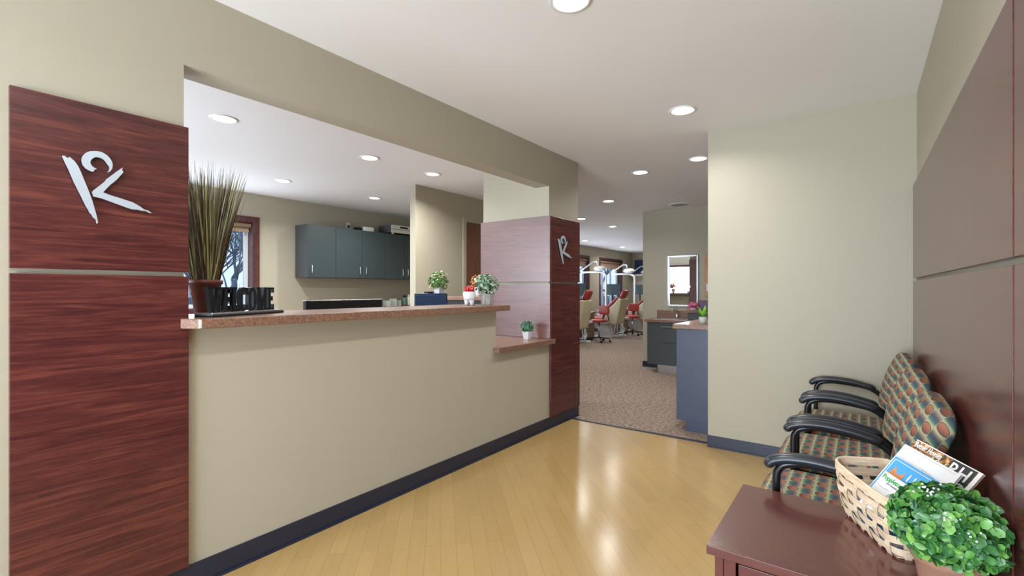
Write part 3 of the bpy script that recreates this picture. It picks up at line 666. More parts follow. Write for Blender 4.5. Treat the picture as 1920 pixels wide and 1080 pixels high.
# back worktop under the cabinets
bw = thing('office_worktop', 'long grey office worktop under the wall cabinets', 'worktop', (-6.7, 3.7, 0))
B((-0.29, -2.2, 0.0), (0.26, 2.55, 0.87)).build('base_cabinet', 'slate', bw, 0.003); B((-0.29, -2.22, 0.87), (0.30, 2.57, 0.91)).build('counter_slab', 'laminate', bw, 0.004)
sh = thing('desk_riser', 'low shelf riser on the office worktop under the cabinets', 'shelf', (-6.8, 5.3, 0.91))
B((-0.12, -0.5, 0.14), (0.12, 0.75, 0.16)).build('shelf_board', 'laminate', sh)
for y in (-0.48, 0.14, 0.73): B((-0.12, y-0.01, 0), (0.12, y+0.01, 0.14)).build('support', 'slate', sh)
bo = thing('bottle', 'pale green bottle with a black cap left of the navy box', 'bottle', (-6.8, 5.86, 1.07)); MB().lathe([(0, 0), (0.035, 0), (0.037, 0.02), (0.037, 0.13), (0.02, 0.155), (0, 0.155)], 20).build('body', 'greenbottle', bo)
MB().lathe([(0, 0.155), (0.03, 0.155), (0.03, 0.19), (0, 0.19)], 16).build('cap', 'black', bo)
bo = thing('bottle', 'white labelled bottle right beside the black-capped green one', 'bottle', (-6.8, 5.97, 1.07)); MB().lathe([(0, 0), (0.036, 0), (0.038, 0.02), (0.038, 0.15), (0.02, 0.17), (0, 0.17)], 20).build('body', 'whiteplastic', bo)
MB().lathe([(0, 0.17), (0.02, 0.17), (0.02, 0.2), (0, 0.2)], 16).build('cap', 'whiteplastic', bo)
kk = thing('patterned_pouch', 'small purple and white patterned pouch beside the monitor', 'pouch', (-6.8, 5.25, 1.07))
m = mat('purple_white_print', (0.5, 0.5, 0.6), 0.6); t = NT(m); v = t.coords('Object'); t.l(t.ramp(t.noise(v, 30, 1), [(0.44, (0.08, 0.05, 0.22)), (0.5, (0.7, 0.66, 0.7))]), t.b.inputs['Base Color']); M['pouch'] = m
MB().super((0, 0, 0.06), (0.04, 0.085, 0.062), 0.6, 0.6, 20, 10).build('body', 'pouch', kk)
dtl = thing('document_tray', 'thin clear upright file stand right of the patterned pouch', 'tray', (-6.8, 5.57, 1.07))
MB().box((-0.1, -0.12, 0), (0.1, 0.12, 0.006)).box((-0.1, -0.12, 0.006), (0.1, -0.115, 0.10)).box((-0.1, 0.02, 0.006), (0.1, 0.025, 0.13)).box((-0.1, 0.115, 0.006), (0.1, 0.12, 0.10)).build('body', 'clearpot', dtl)

# inner ledge between stub wall and column
lc = thing('checkout_counter', 'brown-topped checkout ledge behind the reception, between stub wall and column', 'counter', (-4.0, 4.45, 0))
B((-0.665, -0.16, 1.235), (0.668, 0.16, 1.28)).build('counter_slab', 'laminate', lc, 0.004)
B((-0.665, 0.0, 0), (0.668, 0.10, 1.235)).build('knee_wall', 'wall', lc, 0.002); B((-0.665, -0.02, 0), (0.668, 0.0, 1.235)).build('front_panel', 'slate_dark', lc, 0.002)
# brown door in the stub wall
dr = tag(thing('door_1', 'brown wooden door in the stub wall left of the column', None, (-4.67, 5.18, 0)), None, None, None, 'structure')
MB().box((0, -0.07, 0), (0.018, 0, 2.42)).box((0, 0.93, 0), (0.018, 1.0, 2.42)).box((0, 0, 2.36), (0.018, 0.93, 2.42)).build('door_frame', 'wall', dr, 0.003)
B((0, 0.01, 0.01), (0.010, 0.92, 2.355)).build('door_leaf', 'doorwood', dr, 0.002)

# ------------------------------------------------------------------ ceiling lights
LIT = [((-4.12, 1.68), 'downlight nearest in the office ceiling, upper left beside the opening'), ((-4.12, 3.08), 'office downlight in the middle of the ceiling, second of the near row'),
       ((-5.87, 3.08), 'office downlight above the tall grass side of the far wall'), ((-1.11, 1.97), 'downlight cut by the top edge of the photo'), ((-1.10, 3.69), 'bright downlight before the waiting corner wall'),
       ((-1.37, 5.15), 'downlight touching the left edge of the waiting corner wall'), ((-2.08, 5.35), 'bright passage downlight right of the column'), ((-3.15, 6.79), 'glaring passage downlight, next one farther along the passage'),
       ((-4.36, 8.17), 'downlight right at the column edge'), ((-4.34, 9.57), 'dimmer ringed downlight in the treatment bay ceiling'), ((-6.22, 11.87), 'flat far downlight above the bay windows, left of the others'),
       ((-6.18, 14.36), 'very faint far downlight in the bay ceiling'), ((-5.7, 15.43), 'farthest small downlight before the end wall')]
DIM = [((-4.10, 3.96), 'soft round unglaring office downlight nearest the header'), ((-5.87, 4.48), 'soft flat office downlight above the wall cabinets')]
OFF = [((-2.36, 7.72), 'unlit ceiling diffuser above the mirror')]
# lights overhead and behind the camera, outside the frame
def fixture(x, y, label, kind):
    office = 2.2 if (x < -4.0 and y < 5) else (1.3 if x < -4.2 else 1.0)
    t_ = thing('downlight', label, 'ceiling light', (x, y, CEIL), 0, 'recessed ceiling downlights')
    MB().lathe([(0.078, 0.0), (0.100, 0.0), (0.102, -0.004), (0.092, -0.009), (0.078, -0.006), (0.078, 0.0)], 36).build('trim_ring', 'trimwhite', t_)
    ln = 'lens_on' if kind == 'on' else 'lens_dim'
    MB().lathe([(0.0, -0.012), (0.03, -0.0115), (0.06, -0.009), (0.077, -0.004), (0.077, 0.0)], 32).build('lens', ln, t_)
    if kind == 'on': area('lamp', (0, 0, -0.02), (0, 0, -1), 0.14, 0.14, DL*office, DLC, 150, t_, 'DISK')
    if kind == 'dim': area('lamp', (0, 0, -0.02), (0, 0, -1), 0.14, 0.14, DL*1.0*office, DLC, 150, t_, 'DISK')
    return t_
for (x, y), l in LIT: fixture(x, y, l, 'on')
for (x, y), l in DIM: fixture(x, y, l, 'dim')
for (x, y), l in [((-1.11, 0.25), 'downlight overhead, outside the photo'), ((-1.11, -1.5), 'downlight behind the viewer, outside the photo')]: fixture(x, y, l, 'on')
t_ = thing('ceiling_diffuser', 'unlit slotted round ceiling vent above the mirror', 'ceiling vent', (-2.36, 7.72, CEIL))
MB().lathe([(0.12, 0), (0.155, 0), (0.155, -0.006), (0.12, -0.012)], 32).build('trim_ring', 'trimwhite', t_)
MB().lathe([(0, -0.004), (0.12, -0.004), (0.12, 0)], 32).build('backing', 'greyplastic', t_)
v_ = MB()
for k in range(-4, 5): hw = math.sqrt(0.12**2-(k*0.025)**2); v_.box((k*0.025-0.006, -hw, -0.012), (k*0.025+0.006, hw, -0.004))
v_.build('louvre', 'trimwhite', t_)

# ------------------------------------------------------------------ sink wall
vn = thing('sink_vanity', 'dark grey sink cabinet with brown top under the mirror', 'cabinet', (-2.86, 7.66, 0))
B((0, 0.0, 0.135), (1.7, 0.485, 0.83)).build('body', 'slate_dark', vn, 0.003)
B((0.17, 0.04, 0), (1.7, 0.485, 0.135)).build('toe_kick', 'steel', vn, 0.003)
MB().box((-0.04, -0.03, 0.83), (0.10, 0.485, 0.872)).box((0.62, -0.03, 0.83), (1.7, 0.485, 0.872)).box((0.10, -0.03, 0.83), (0.62, 0.06, 0.872)).box((0.10, 0.38, 0.83), (0.62, 0.485, 0.872)).build('counter_slab', 'laminate', vn, 0.003)
B((0.0, 0.468, 0.872), (1.7, 0.486, 1.01)).build('backsplash', 'laminate', vn, 0.002)
dd = B((0.26, -0.014, 0.50), (0.60, 0.0, 0.74)).build('towel_door', 'slate_dark', vn, 0.002); MB().box((0.24, -0.03, 0.755), (0.62, -0.002, 0.765)).build('handle', 'steel', dd)
sk = MB(); sk.box((0.09, 0.05, 0.868), (0.63, 0.075, 0.879)).box((0.09, 0.365, 0.868), (0.63, 0.39, 0.879)).box((0.09, 0.075, 0.868), (0.115, 0.365, 0.879)).box((0.605, 0.075, 0.868), (0.63, 0.365, 0.879)).box((0.105, 0.065, 0.72), (0.615, 0.375, 0.725)).box((0.105, 0.065, 0.725), (0.11, 0.375, 0.87)).box((0.61, 0.065, 0.725), (0.615, 0.375, 0.87)).box((0.11, 0.065, 0.725), (0.61, 0.07, 0.87)).box((0.11, 0.37, 0.725), (0.61, 0.375, 0.87))
sk.build('sink_basin', 'steel', vn, 0.002)
fc = MB(); fc.lathe([(0.03, 0), (0.03, 0.01), (0.02, 0.02), (0.02, 0.1), (0.0, 0.105)], 20, (0.36, 0.425, 0.872)); fc.sweep(smooth_path([(0.36, 0.425, 0.95), (0.35, 0.37, 1.02), (0.34, 0.30, 1.03), (0.335, 0.25, 0.99)], 5), 0.013, 10)
fc.sweep([(0.36, 0.425, 0.97), (0.33, 0.43, 1.06)], [0.011, 0.014], 8); fc.build('faucet', 'chrome', vn)
lg_ = thing('ledge_cabinet', 'raised dark ledge with brown top right of the sink', 'cabinet', (-2.22, 7.72, 0.873))
B((0.0, 0, 0), (1.0, 0.40, 0.125)).build('body', 'slate_dark', lg_, 0.003); B((-0.06, -0.03, 0.125), (1.0, 0.405, 0.16)).build('counter_slab', 'laminate', lg_, 0.003)
mr = thing('wall_mirror', 'rectangular silver-framed mirror above the sink, reflecting a bright window', 'mirror', (-2.42, 8.148, 1.51))
MB().box((-0.255, -0.03, -0.435), (-0.225, 0, 0.435)).box((0.225, -0.03, -0.435), (0.255, 0, 0.435)).box((-0.225, -0.03, -0.435), (0.225, 0, -0.405)).box((-0.225, -0.03, 0.405), (0.225, 0, 0.435)).build('frame', 'steel', mr, 0.005)
B((-0.225, -0.012, -0.405), (0.225, -0.001, 0.405)).build('glass', 'mirror', mr)
cbx = thing('notice_board', 'light oak board at the edge of the waiting corner wall', 'board', (-1.90, 8.10, 1.26))
B((-0.17, 0, 0), (0.2, 0.045, 0.68)).build('board', 'lightwood', cbx, 0.004)
B((-0.13, -0.004, 0.08), (0.02, 0, 0.20)).build('note', 'paper', cbx)
pf = thing('picture_frame', 'small wooden frame with a purple picture on the raised ledge', 'picture', (-2.03, 8.04, 1.033))
B((-0.11, 0, 0.0), (0.11, 0.02, 0.155)).build('frame', 'doorwood', pf, 0.003); B((-0.09, -0.003, 0.02), (0.09, 0, 0.135)).build('print', 'purple', pf)
fp = thing('pink_flowers', 'pink bloom cluster beside the mirror on the raised ledge', 'flowers', (-2.20, 7.95, 1.033))
MB().lathe([(0, 0), (0.035, 0), (0.045, 0.03), (0.0, 0.03)], 16).build('bowl', 'ceramic', fp)
leafy(170, 0.075, (0, 0, 0.07), 0.035, 41, squash=(1.1, 1, 0.8), shell=0.1).build('petals', 'pink', fp)
ol = thing('wall_outlet', 'white outlet plate on the wall left of the sink cabinet', 'outlet', (-2.93, 8.149, 0.50)); B((-0.035, -0.006, 0), (0.035, 0, 0.115)).build('cover_plate', 'whiteplastic', ol, 0.002)
MB().box((-0.012, -0.008, 0.02), (0.012, -0.006, 0.05)).box((-0.012, -0.008, 0.065), (0.012, -0.006, 0.095)).build('socket', 'greyplastic', ol)

# blue-grey counter behind the waiting corner wall
cc = thing('side_counter', 'blue-grey counter cabinet with brown top emerging behind the waiting corner wall', 'cabinet', (-1.45, 4.67, 0))
B((0, 0, 0.10), (0.70, 1.0, 0.985)).build('body', 'slate_blue', cc, 0.003)
B((0.085, 0, 0), (0.70, 1.0, 0.10)).build('toe_base', 'slate_blue', cc, 0.002)
B((-0.025, -0.04, 0.985), (0.72, 1.03, 1.03)).build('counter_slab', 'laminate', cc, 0.004)
for z in (0.90, 0.80): MB().sweep([(-0.006, 0.05, z), (-0.006, 0.05, z-0.03)], 0.005, 8).build('hinge', 'steel', cc)
lp = thing('small_potted_plant', 'lime green leafy plant in a clear pot on the blue-grey counter', 'plant', (-1.235, 4.80, 1.03))
MB().lathe([(0, 0), (0.033, 0), (0.038, 0.07), (0.034, 0.07), (0.0, 0.06)], 24).build('pot_body', 'clearpot', lp)
lf = MB(); rnd = random.Random(8)
for i in range(34):
    a = rnd.uniform(0, 2*PI); d = Vector((math.cos(a), math.sin(a), 0)); L = rnd.uniform(0.07, 0.13); sp0 = rnd.uniform(0.3, 0.8); sd = Vector((-d.y, d.x, 0))
    vs = []
    for k in range(6):
        tt = k/5; p = Vector((0, 0, 0.062))+d*L*sp0*tt+Vector((0, 0, L*(tt-0.25*tt*tt*sp0))); ww = 0.013*math.sin(PI*min(0.97, 0.12+tt*0.85)); vs += [p-sd*ww, p+sd*ww]
    lf.add(vs, [(2*k, 2*k+1, 2*k+3, 2*k+2) for k in range(5)], True)
lf.build('foliage', 'lime', lp)

# ------------------------------------------------------------------ treatment bay
def make_dental():
    t_ = thing('treatment_chair', 'beige-backed treatment chair with red cushions, in the middle of the bay', 'treatment chair', (0, 0, 0), 0, 'treatment chairs in the bay')
    # patient faces -X ; head at +X
    MB().box((-0.55, -0.2, 0), (0.05, 0.2, 0.04)).build('base_plate', 'white', t_, 0.01)
    MB().prism([(-0.30, 0.04), (0.02, 0.04), (-0.08, 0.40), (-0.42, 0.40)], lambda a, b, d: (a, d, b), 0.16, -0.16).build('lift_arm', 'white', t_, 0.01)
    B((-0.48, -0.24, 0.40), (0.05, 0.24, 0.47)).build('seat_frame', 'white', t_, 0.02)
    MB().super((-0.42, 0, 0.52), (0.42, 0.25, 0.06), 0.5, 0.4).build('seat_cushion', 'redvinyl', t_)
    MB().super((-0.98, 0, 0.46), (0.30, 0.22, 0.055), 0.5, 0.4, mtx=None).build('leg_rest', 'redvinyl', t_)
    def bk(off, th, w0):
        P_ = [(0.02, 0.50), (0.10, 0.62), (0.16, 0.80), (0.25, 0.98), (0.33, 1.12)]
        mb = MB(); mb.sweep(smooth_path([(x-off*0.85, 0, z+off*0.5) for x, z in P_], 5), [(w0*(1.0-0.35*(i/20)**2), th) for i in range(21)], 20, up=(1, 0, 0)); return mb
    # curved back shell with broad lower half
    side = [(-0.14, 0.50), (0.18, 0.38), (0.26, 0.42), (0.36, 0.86), (0.40, 1.10), (0.30, 1.12), (0.20, 1.00), (0.04, 0.86), (-0.06, 0.72)]
    MB().prism(side, lambda a, b, d: (a, d, b), 0.26, -0.26).build('back_shell', 'beigeplastic', t_, 0.03, 3)
    c_ = [(-0.15, 0.52), (-0.07, 0.73), (0.03, 0.875), (0.19, 1.015), (0.30, 1.14), (0.26, 1.16), (0.14, 1.06), (-0.03, 0.92), (-0.14, 0.76), (-0.21, 0.54)]
    MB().prism(c_, lambda a, b, d: (a, d, b), 0.24, -0.24).build('back_cushion', 'redvinyl', t_, 0.02, 3)
    MB().super((0, 0, 0), (0.06, 0.15, 0.12), 0.45, 0.5, mtx=Matrix.Translation((0.38, 0, 1.24)) @ Matrix.Rotation(R(25), 4, 'Y')).build('headrest', 'redvinyl', t_)
    for s_ in (-1, 1):
        MB().sweep(smooth_path([(0.05, s_*0.30, 0.50), (0.02, s_*0.33, 0.70), (-0.10, s_*0.33, 0.74), (-0.32, s_*0.33, 0.73)], 4), 0.018, 8).build('armrest', 'greyplastic', t_)
    return t_
dc = make_dental(); dc.location = (-5.70, 12.5, 0)
dup(dc, (-5.70, 10.3, 0), 'beige-backed treatment chair with red headrest, cut by the column edge')
dup(dc, (-5.70, 14.7, 0), 'treatment chair farthest along the bay, half hidden by the mirror wall')
def make_light():
    t_ = thing('exam_light', 'white dental lamp on a bent pole above the middle treatment chair', 'exam light', (0, 0, 0), 0, 'exam lights in the bay')
    MB().lathe([(0, 0), (0.16, 0), (0.16, 0.03), (0.04, 0.05), (0, 0.05)], 24).build('base', 'white', t_)
    MB().sweep(smooth_path([(0, 0, 0.03), (0, 0, 0.9), (0, 0, 1.68), (-0.04, 0, 1.82), (-0.18, 0, 1.885), (-0.5, 0, 1.895), (-0.82, 0, 1.89)], 5), 0.026, 12).build('pole', 'white', t_)
    MB().sweep([(-0.82, 0, 1.89), (-0.80, 0, 1.96), (-0.40, 0, 2.21)], 0.022, 10).build('swing_arm', 'white', t_)
    MB().sweep(smooth_path([(-0.40, 0, 2.21), (-0.30, 0, 2.20), (-0.26, 0, 2.10)], 4), 0.02, 8).build('yoke', 'steel', t_)
    hd = MB(); hd.super((-0.2, 0, 2.0), (0.17, 0.12, 0.075), 0.7, 0.7, 20, 12, mtx=None); hd.sweep([(-0.36, -0.12, 1.99), (-0.40, 0.0, 1.99), (-0.36, 0.12, 1.99)], 0.012, 8); hd.sweep([(-0.05, -0.1, 2.0), (0.03, 0, 1.99), (-0.05, 0.1, 2.0)], 0.015, 8)
    hd.build('lamp_head', 'white', t_)
    return t_
el = make_light(); el.location = (-6.08, 12.93, 0)
dup(el, (-6.08, 10.73, 0), 'white dental lamp mostly hidden behind the column edge')
dup(el, (-6.08, 15.13, 0), 'white dental lamp with bare pole before the end wall')
dup(el, (-6.08, 16.72, 0), 'farthest white lamp arm in front of the wall television')
def make_mon():
    t_ = thing('monitor', 'grey flat monitor on a post beside the middle treatment chair', 'monitor', (0, 0, 0), 0, 'monitors in the bay')
    B((-0.25, -0.02, 1.20), (0.25, 0.02, 1.53)).build('display', 'monitor_grey', t_, 0.006)
    MB().sweep([(-0.03, 0.03, 0.76), (-0.03, 0.03, 1.3)], 0.022, 10).build('post', 'black', t_)
    MB().sweep([(-0.03, 0.03, 1.36), (-0.2, 0.06, 1.33), (-0.36, 0.05, 1.34)], 0.03, 8).build('bracket', 'black', t_)
    MB().box((-0.2, -0.12, 0.75), (0.14, 0.15, 0.765)).build('base', 'black', t_, 0.003)
    return t_
mm = make_mon(); mm.location = (-6.02, 13.3, -0.12+0.0)
MONS = [mm, dup(mm, (-6.02, 11.1, 0), 'dark monitor just right of the column edge'), dup(mm, (-6.02, 15.5, 0), 'monitor nearest the end wall of the bay')]
for q in MONS: q.location.z = -0.118+0.118
def make_dcab():
    t_ = thing('drawer_cabinet', 'dark wood drawer cabinet right of the column in the treatment bay', 'cabinet', (0, 0, 0), 0, 'drawer cabinets in the bay')
    B((-0.35, -0.5, 0.06), (0.33, 0.3, 0.72)).build('body', 'mahogany_hazed', t_, 0.003); B((-0.37, -0.52, 0.72), (0.36, 0.32, 0.75)).build('counter_slab', 'doorwood', t_, 0.003)
    B((-0.33, -0.46, 0), (0.30, 0.28, 0.06)).build('toe_kick', 'black', t_)
    for z in (0.08, 0.24, 0.40, 0.56):
        d = B((0.332, -0.48, z), (0.345, 0.28, z+0.145)).build('drawer', 'mahogany_hazed', t_, 0.002); MB().sweep([(0.36, -0.15, z+0.10), (0.36, -0.03, z+0.10)], 0.008, 8).build('handle', 'steel', d)
        d = B((-0.3, -0.513, z), (0.31, -0.50, z+0.145)).build('drawer', 'mahogany_hazed', t_, 0.002); MB().sweep([(-0.03, -0.53, z+0.10), (0.10, -0.53, z+0.10)], 0.008, 8).build('handle', 'steel', d)
    return t_
dcb = make_dcab(); dcb.location = (-6.25, 11.55, 0)
dup(dcb, (-6.25, 13.9, 0), 'dark wood drawer cabinet behind the middle treatment chair')
dup(dcb, (-6.25, 16.1, 0), 'dark wood drawer cabinet farthest in the bay')
def make_stool():
    t_ = thing('operator_stool', 'red-seated rolling stool with black five-star base near the column', 'stool', (0, 0, 0), 0, 'operator stools in the bay')
    MB().super((0, 0, 0.55), (0.21, 0.2, 0.045), 0.5, 0.7).build('seat', 'redvinyl', t_)
    MB().super((0, 0, 0), (0.03, 0.17, 0.12), 0.5, 0.5, mtx=Matrix.Translation((0.02, 0.25, 0.82)) @ Matrix.Rotation(R(80), 4, 'Z')).build('backrest', 'redvinyl', t_)
    MB().sweep(smooth_path([(0, 0.1, 0.52), (0, 0.26, 0.56), (0, 0.29, 0.75)], 4), 0.016, 8).build('back_support', 'black', t_)
    MB().sweep([(0, 0, 0.1), (0, 0, 0.52)], [0.025, 0.02], 12).build('gas_lift', 'steel', t_)
    for k in range(5):
        a = 2*PI*k/5+0.35; d = Vector((math.cos(a), math.sin(a), 0))
        MB().sweep([d*0.02+Vector((0, 0, 0.115)), d*0.28+Vector((0, 0, 0.085))], [(0.022, 0.016), (0.014, 0.01)], 8).build('base_arm', 'black', t_)
        sd = Vector((-d.y, d.x, 0)); MB().sweep([d*0.28-sd*0.025+Vector((0, 0, 0.03)), d*0.28+sd*0.025+Vector((0, 0, 0.03))], 0.03, 14).build('caster', 'black', t_)
    return t_
st = make_stool(); st.location = (-5.50, 11.28, 0)
dup(st, (-5.53, 13.6, 0), 'red-seated rolling stool with black base behind the middle treatment chair', R(20))
def make_deliv():
    t_ = thing('delivery_unit', 'white hose unit with looping tubes at the column edge', 'dental unit', (0, 0, 0), 0, 'hose units in the bay')
    MB().box((-0.12, -0.1, 0), (0.12, 0.1, 0.05)).build('base', 'white', t_, 0.01); MB().sweep([(0, 0, 0.05), (0, 0, 0.5)], 0.03, 10).build('post', 'white', t_)
    B((-0.16, -0.12, 0.5), (0.16, 0.12, 0.56)).build('holder_tray', 'white', t_, 0.01)
    for k, x in enumerate((-0.12, -0.05, 0.03, 0.11)):
        MB().sweep(smooth_path([(x, -0.13, 0.54), (x-0.02, -0.18, 0.35), (x+0.03*(k-1.5), -0.2, 0.12+0.03*k), (x*0.6, -0.1, 0.10), (x*0.3, 0, 0.2)], 6), 0.012, 8).build('hose', 'whiteplastic', t_)
        MB().sweep([(x, -0.13, 0.54), (x, -0.14, 0.68)], [0.012, 0.007], 8).build('handpiece', 'steel', t_)
    return t_
dv = make_deliv(); dv.location = (-5.72, 10.93, 0)
dup(dv, (-5.60, 13.02, 0), 'white hose unit with looping tubes right of the middle treatment chair')
tv = thing('wall_television', 'dark flat television high on the bay end wall', 'television', (-6.25, 16.99, 2.2))
B((-0.55, -0.07, -0.24), (0.55, -0.03, 0.26)).build('screen', 'navyblue', tv, 0.006); B((-0.1, -0.03, -0.1), (0.1, 0, 0.1)).build('bracket', 'black', tv)

# ------------------------------------------------------------------ waiting chairs
def make_chair():
    t_ = thing('waiting_chair', 'waiting chair nearest the red side table, patterned seat and black arms', 'chair', (0, 0, 0), 0, 'patterned waiting chairs along the right wall')
    def seatwarp(p):
        q = p.copy(); 
        if p.x < -0.1: q.z -= (-(p.x+0.1))**2*0.45
        q.z -= 0.02*(p.x+0.25)*0.8
        return q
    MB().super((-0.125, 0, 0.435), (0.265, 0.272, 0.052), 0.55, 0.38, 64, 24, uvf=lambda p: (p.y+p.z*0.3, p.x+(p.z*0.6 if p.x < -.2 else 0)), warp=seatwarp).build('seat', 'fabric', t_)
    B((-0.33, -0.2, 0.365), (0.10, 0.2, 0.39)).build('seat_pan', 'blackmetal', t_, 0.01)
    def bw_(p):
        # local: x thickness, y width, z height ; wide shoulders, narrow waist, wrap forward at the edges
        q = p.copy(); h = (p.z+0.24)/0.48
        q.y *= 0.81+0.38*max(0.0, min(1.0, h))**0.8
        if p.z > 0: q.z -= 0.03*(abs(p.y)/0.27)**2*(p.z/0.24)
        q.x += 0.42*(p.y**2)
        q.x += -0.03*math.sin(h*PI)
        return q
    mt = Matrix.Translation((0.172, 0, 0.715)) @ Matrix.Rotation(R(13), 4, 'Y')
    MB().super((0, 0, 0), (0.045, 0.276, 0.24), 0.40, 0.62, 56, 40, mtx=None, uvf=lambda p: (p.y+math.copysign(p.x+0.045, p.y), p.z+p.x), warp=bw_).xf(mt).build('backrest', 'fabric', t_)
    for s_ in (-1, 1):
        y = s_*0.302
        ft = MB(); path = smooth_path([(-0.285, y, 0.0), (-0.285, y, 0.30), (-0.287, y, 0.58), (-0.278, y, 0.640), (-0.245, y, 0.668), (-0.16, y, 0.680), (-0.02, y, 0.668), (0.06, y, 0.645), (0.12, y, 0.59), (0.155, y, 0.50), (0.18, y, 0.25), (0.205, y, 0.0)], 6)
        ft.sweep(path, (0.015), 14, up=(0, 1, 0))
        fr_ = ft.build('leg_frame', 'blackmetal', t_)
        ap = smooth_path([(-0.312, y, 0.640), (-0.305, y, 0.668), (-0.25, y, 0.690), (-0.16, y, 0.697), (-0.06, y, 0.688), (0.03, y, 0.668), (0.075, y, 0.655)], 5)
        n = len(ap); rr = []
        for i in range(n):
            tt = i/(n-1); e_ = min(1, (tt/0.10)**0.5 if tt < 0.10 else 1)*min(1, ((1-tt)/0.12)**0.5 if tt > 0.88 else 1); rr.append((0.031*max(e_, 0.08), 0.0215*max(e_, 0.08)))
        MB().sweep(ap, rr, 20, up=(0, 0, 1)).build('arm_pad', 'armpad', t_)
        for fx in (-0.285, 0.205): MB().lathe([(0.0, 0), (0.019, 0), (0.019, 0.02), (0.0, 0.02)], 12, (fx, y, 0)).build('foot_glide', 'black', t_)
    MB().sweep([(-0.20, -0.302, 0.37), (-0.20, 0.302, 0.37)], 0.011, 10).sweep([(0.06, -0.302, 0.37), (0.06, 0.302, 0.37)], 0.011, 10).sweep([(-0.285, 0.302, 0.355), (0.17, 0.302, 0.355)], 0.010, 10).sweep([(-0.285, -0.302, 0.355), (0.17, -0.302, 0.355)], 0.010, 10).build('cross_rail', 'blackmetal', t_)
    MB().sweep(smooth_path([(0.16, -0.302, 0.48), (0.20, -0.2, 0.56), (0.215, 0, 0.58), (0.20, 0.2, 0.56), (0.16, 0.302, 0.48)], 5), 0.011, 10).build('back_rail', 'blackmetal', t_)
    return t_
ch = make_chair(); ch.location = (0.012, 2.475, 0)
dup(ch, (0.012, 3.215, 0), 'middle waiting chair, between the nearest one and the corner one')
dup(ch, (0.012, 3.955, 0), 'waiting chair in the corner, farthest from the side table')

# ------------------------------------------------------------------ side table, basket, magazines, boxwood
TZ = 0.575
tb = thing('side_table', 'red mahogany side table in the lower right corner', 'table', (-0.05, 1.82, 0))
B((-0.335, -0.285, TZ-0.028), (0.338, 0.285, TZ)).build('table_top', 'red_table', tb, 0.002)
bd = MB(); bd.box((-0.315, -0.265, 0.05), (-0.29, 0.265, TZ-0.028)).box((0.30, -0.265, 0.05), (0.325, 0.265, TZ-0.028)).box((-0.29, 0.245, 0.05), (0.30, 0.265, TZ-0.028)).box((-0.29, -0.262, 0.05), (0.30, -0.24, 0.10)).box((-0.29, -0.262, 0.10), (-0.255, -0.24, TZ-0.028)).box((0.265, -0.262, 0.10), (0.30, -0.24, TZ-0.028))
bd.build('side_panel', 'red_table', tb, 0.002)
d = B((-0.248, -0.266, 0.11), (0.258, -0.245, TZ-0.04)).build('cabinet_door', 'red_table', tb, 0.002)
B((-0.29, -0.24, 0), (0.30, 0.24, 0.05)).build('plinth', 'black', tb)

# woven basket
bk_ = thing('woven_basket', 'pale woven splint basket full of magazines on the side table', 'basket', (0.092, 1.952, TZ), math.atan2(-0.27, 0.13))
BL, BW, BH = 0.155, 0.098, 0.165    # half length, half width, height
def rr_pt(s, hl, hw, r):
    """point at fraction s of rounded-rect perimeter and outward normal"""
    segs = [('l', 2*(hw-r), (hl, -(hw-r)), (0, 1)), ('c', PI/2*r, (hl-r, hw-r), 0), ('l', 2*(hl-r), (hl-r, hw), (-1, 0)), ('c', PI/2*r, (-(hl-r), hw-r), PI/2),
            ('l', 2*(hw-r), (-hl, hw-r), (0, -1)), ('c', PI/2*r, (-(hl-r), -(hw-r)), PI), ('l', 2*(hl-r), (-(hl-r), -hw), (1, 0)), ('c', PI/2*r, (hl-r, -(hw-r)), 1.5*PI)]
    T = sum(x[1] for x in segs); d = (s % 1.0)*T
    for kind, L, p, q in segs:
        if d <= L:
            if kind == 'l': return Vector((p[0]+q[0]*d, p[1]+q[1]*d, 0)), Vector((q[1], -q[0], 0))
            a = q+d/r; return Vector((p[0]+math.cos(a)*r, p[1]+math.sin(a)*r, 0)), Vector((math.cos(a), math.sin(a), 0))
        d -= L
    return Vector((hl, 0, 0)), Vector((1, 0, 0))
def bpt(s, z, off):
    t = z/BH; hl = BL-0.006+0.050*t-0.0*t; hw = BW-0.014+0.016*t+0.014*math.sin(t*PI)*0.8
    p, n = rr_pt(s, hl, hw, 0.035+0.01*t); e = abs(p.x)/hl
    return p+n*off+Vector((0, 0, z+0.014*t*(e**3)))
NS = 18
def ribbon(mb, fn, n, th=0.0016):
    """fn(i)->(p_lo, p_hi, normal)"""
    vs = []
    for i in range(n+1):
        a, b, nn = fn(i); vs += [a-nn*th/2, b-nn*th/2, b+nn*th/2, a+nn*th/2]
    fs = []
    for i in range(n):
        o = 4*i
        for k in range(4): fs.append((o+k, o+(k+1) % 4, o+4+(k+1) % 4, o+4+k))
    fs += [(3, 2, 1, 0), (4*n, 4*n+1, 4*n+2, 4*n+3)]
    mb.add(vs, fs, False)
wv = MB()
rows = [0.020, 0.055, 0.090, 0.125]
for j, z in enumerate(rows):
    n = NS*8
    def fn(i, z=z, j=j):
        s = i/n; off = 0.0028*math.cos(s*NS*PI*1.0+j*PI); wd = 0.0112
        p0 = bpt(s, z-wd, off); p1 = bpt(s, z+wd, off); _, nn = rr_pt(s, BL, BW, 0.04); return p0, p1, nn
    ribbon(wv, fn, n)
wv.build('weaver_splints', 'splint', bk_)
sk_ = MB()
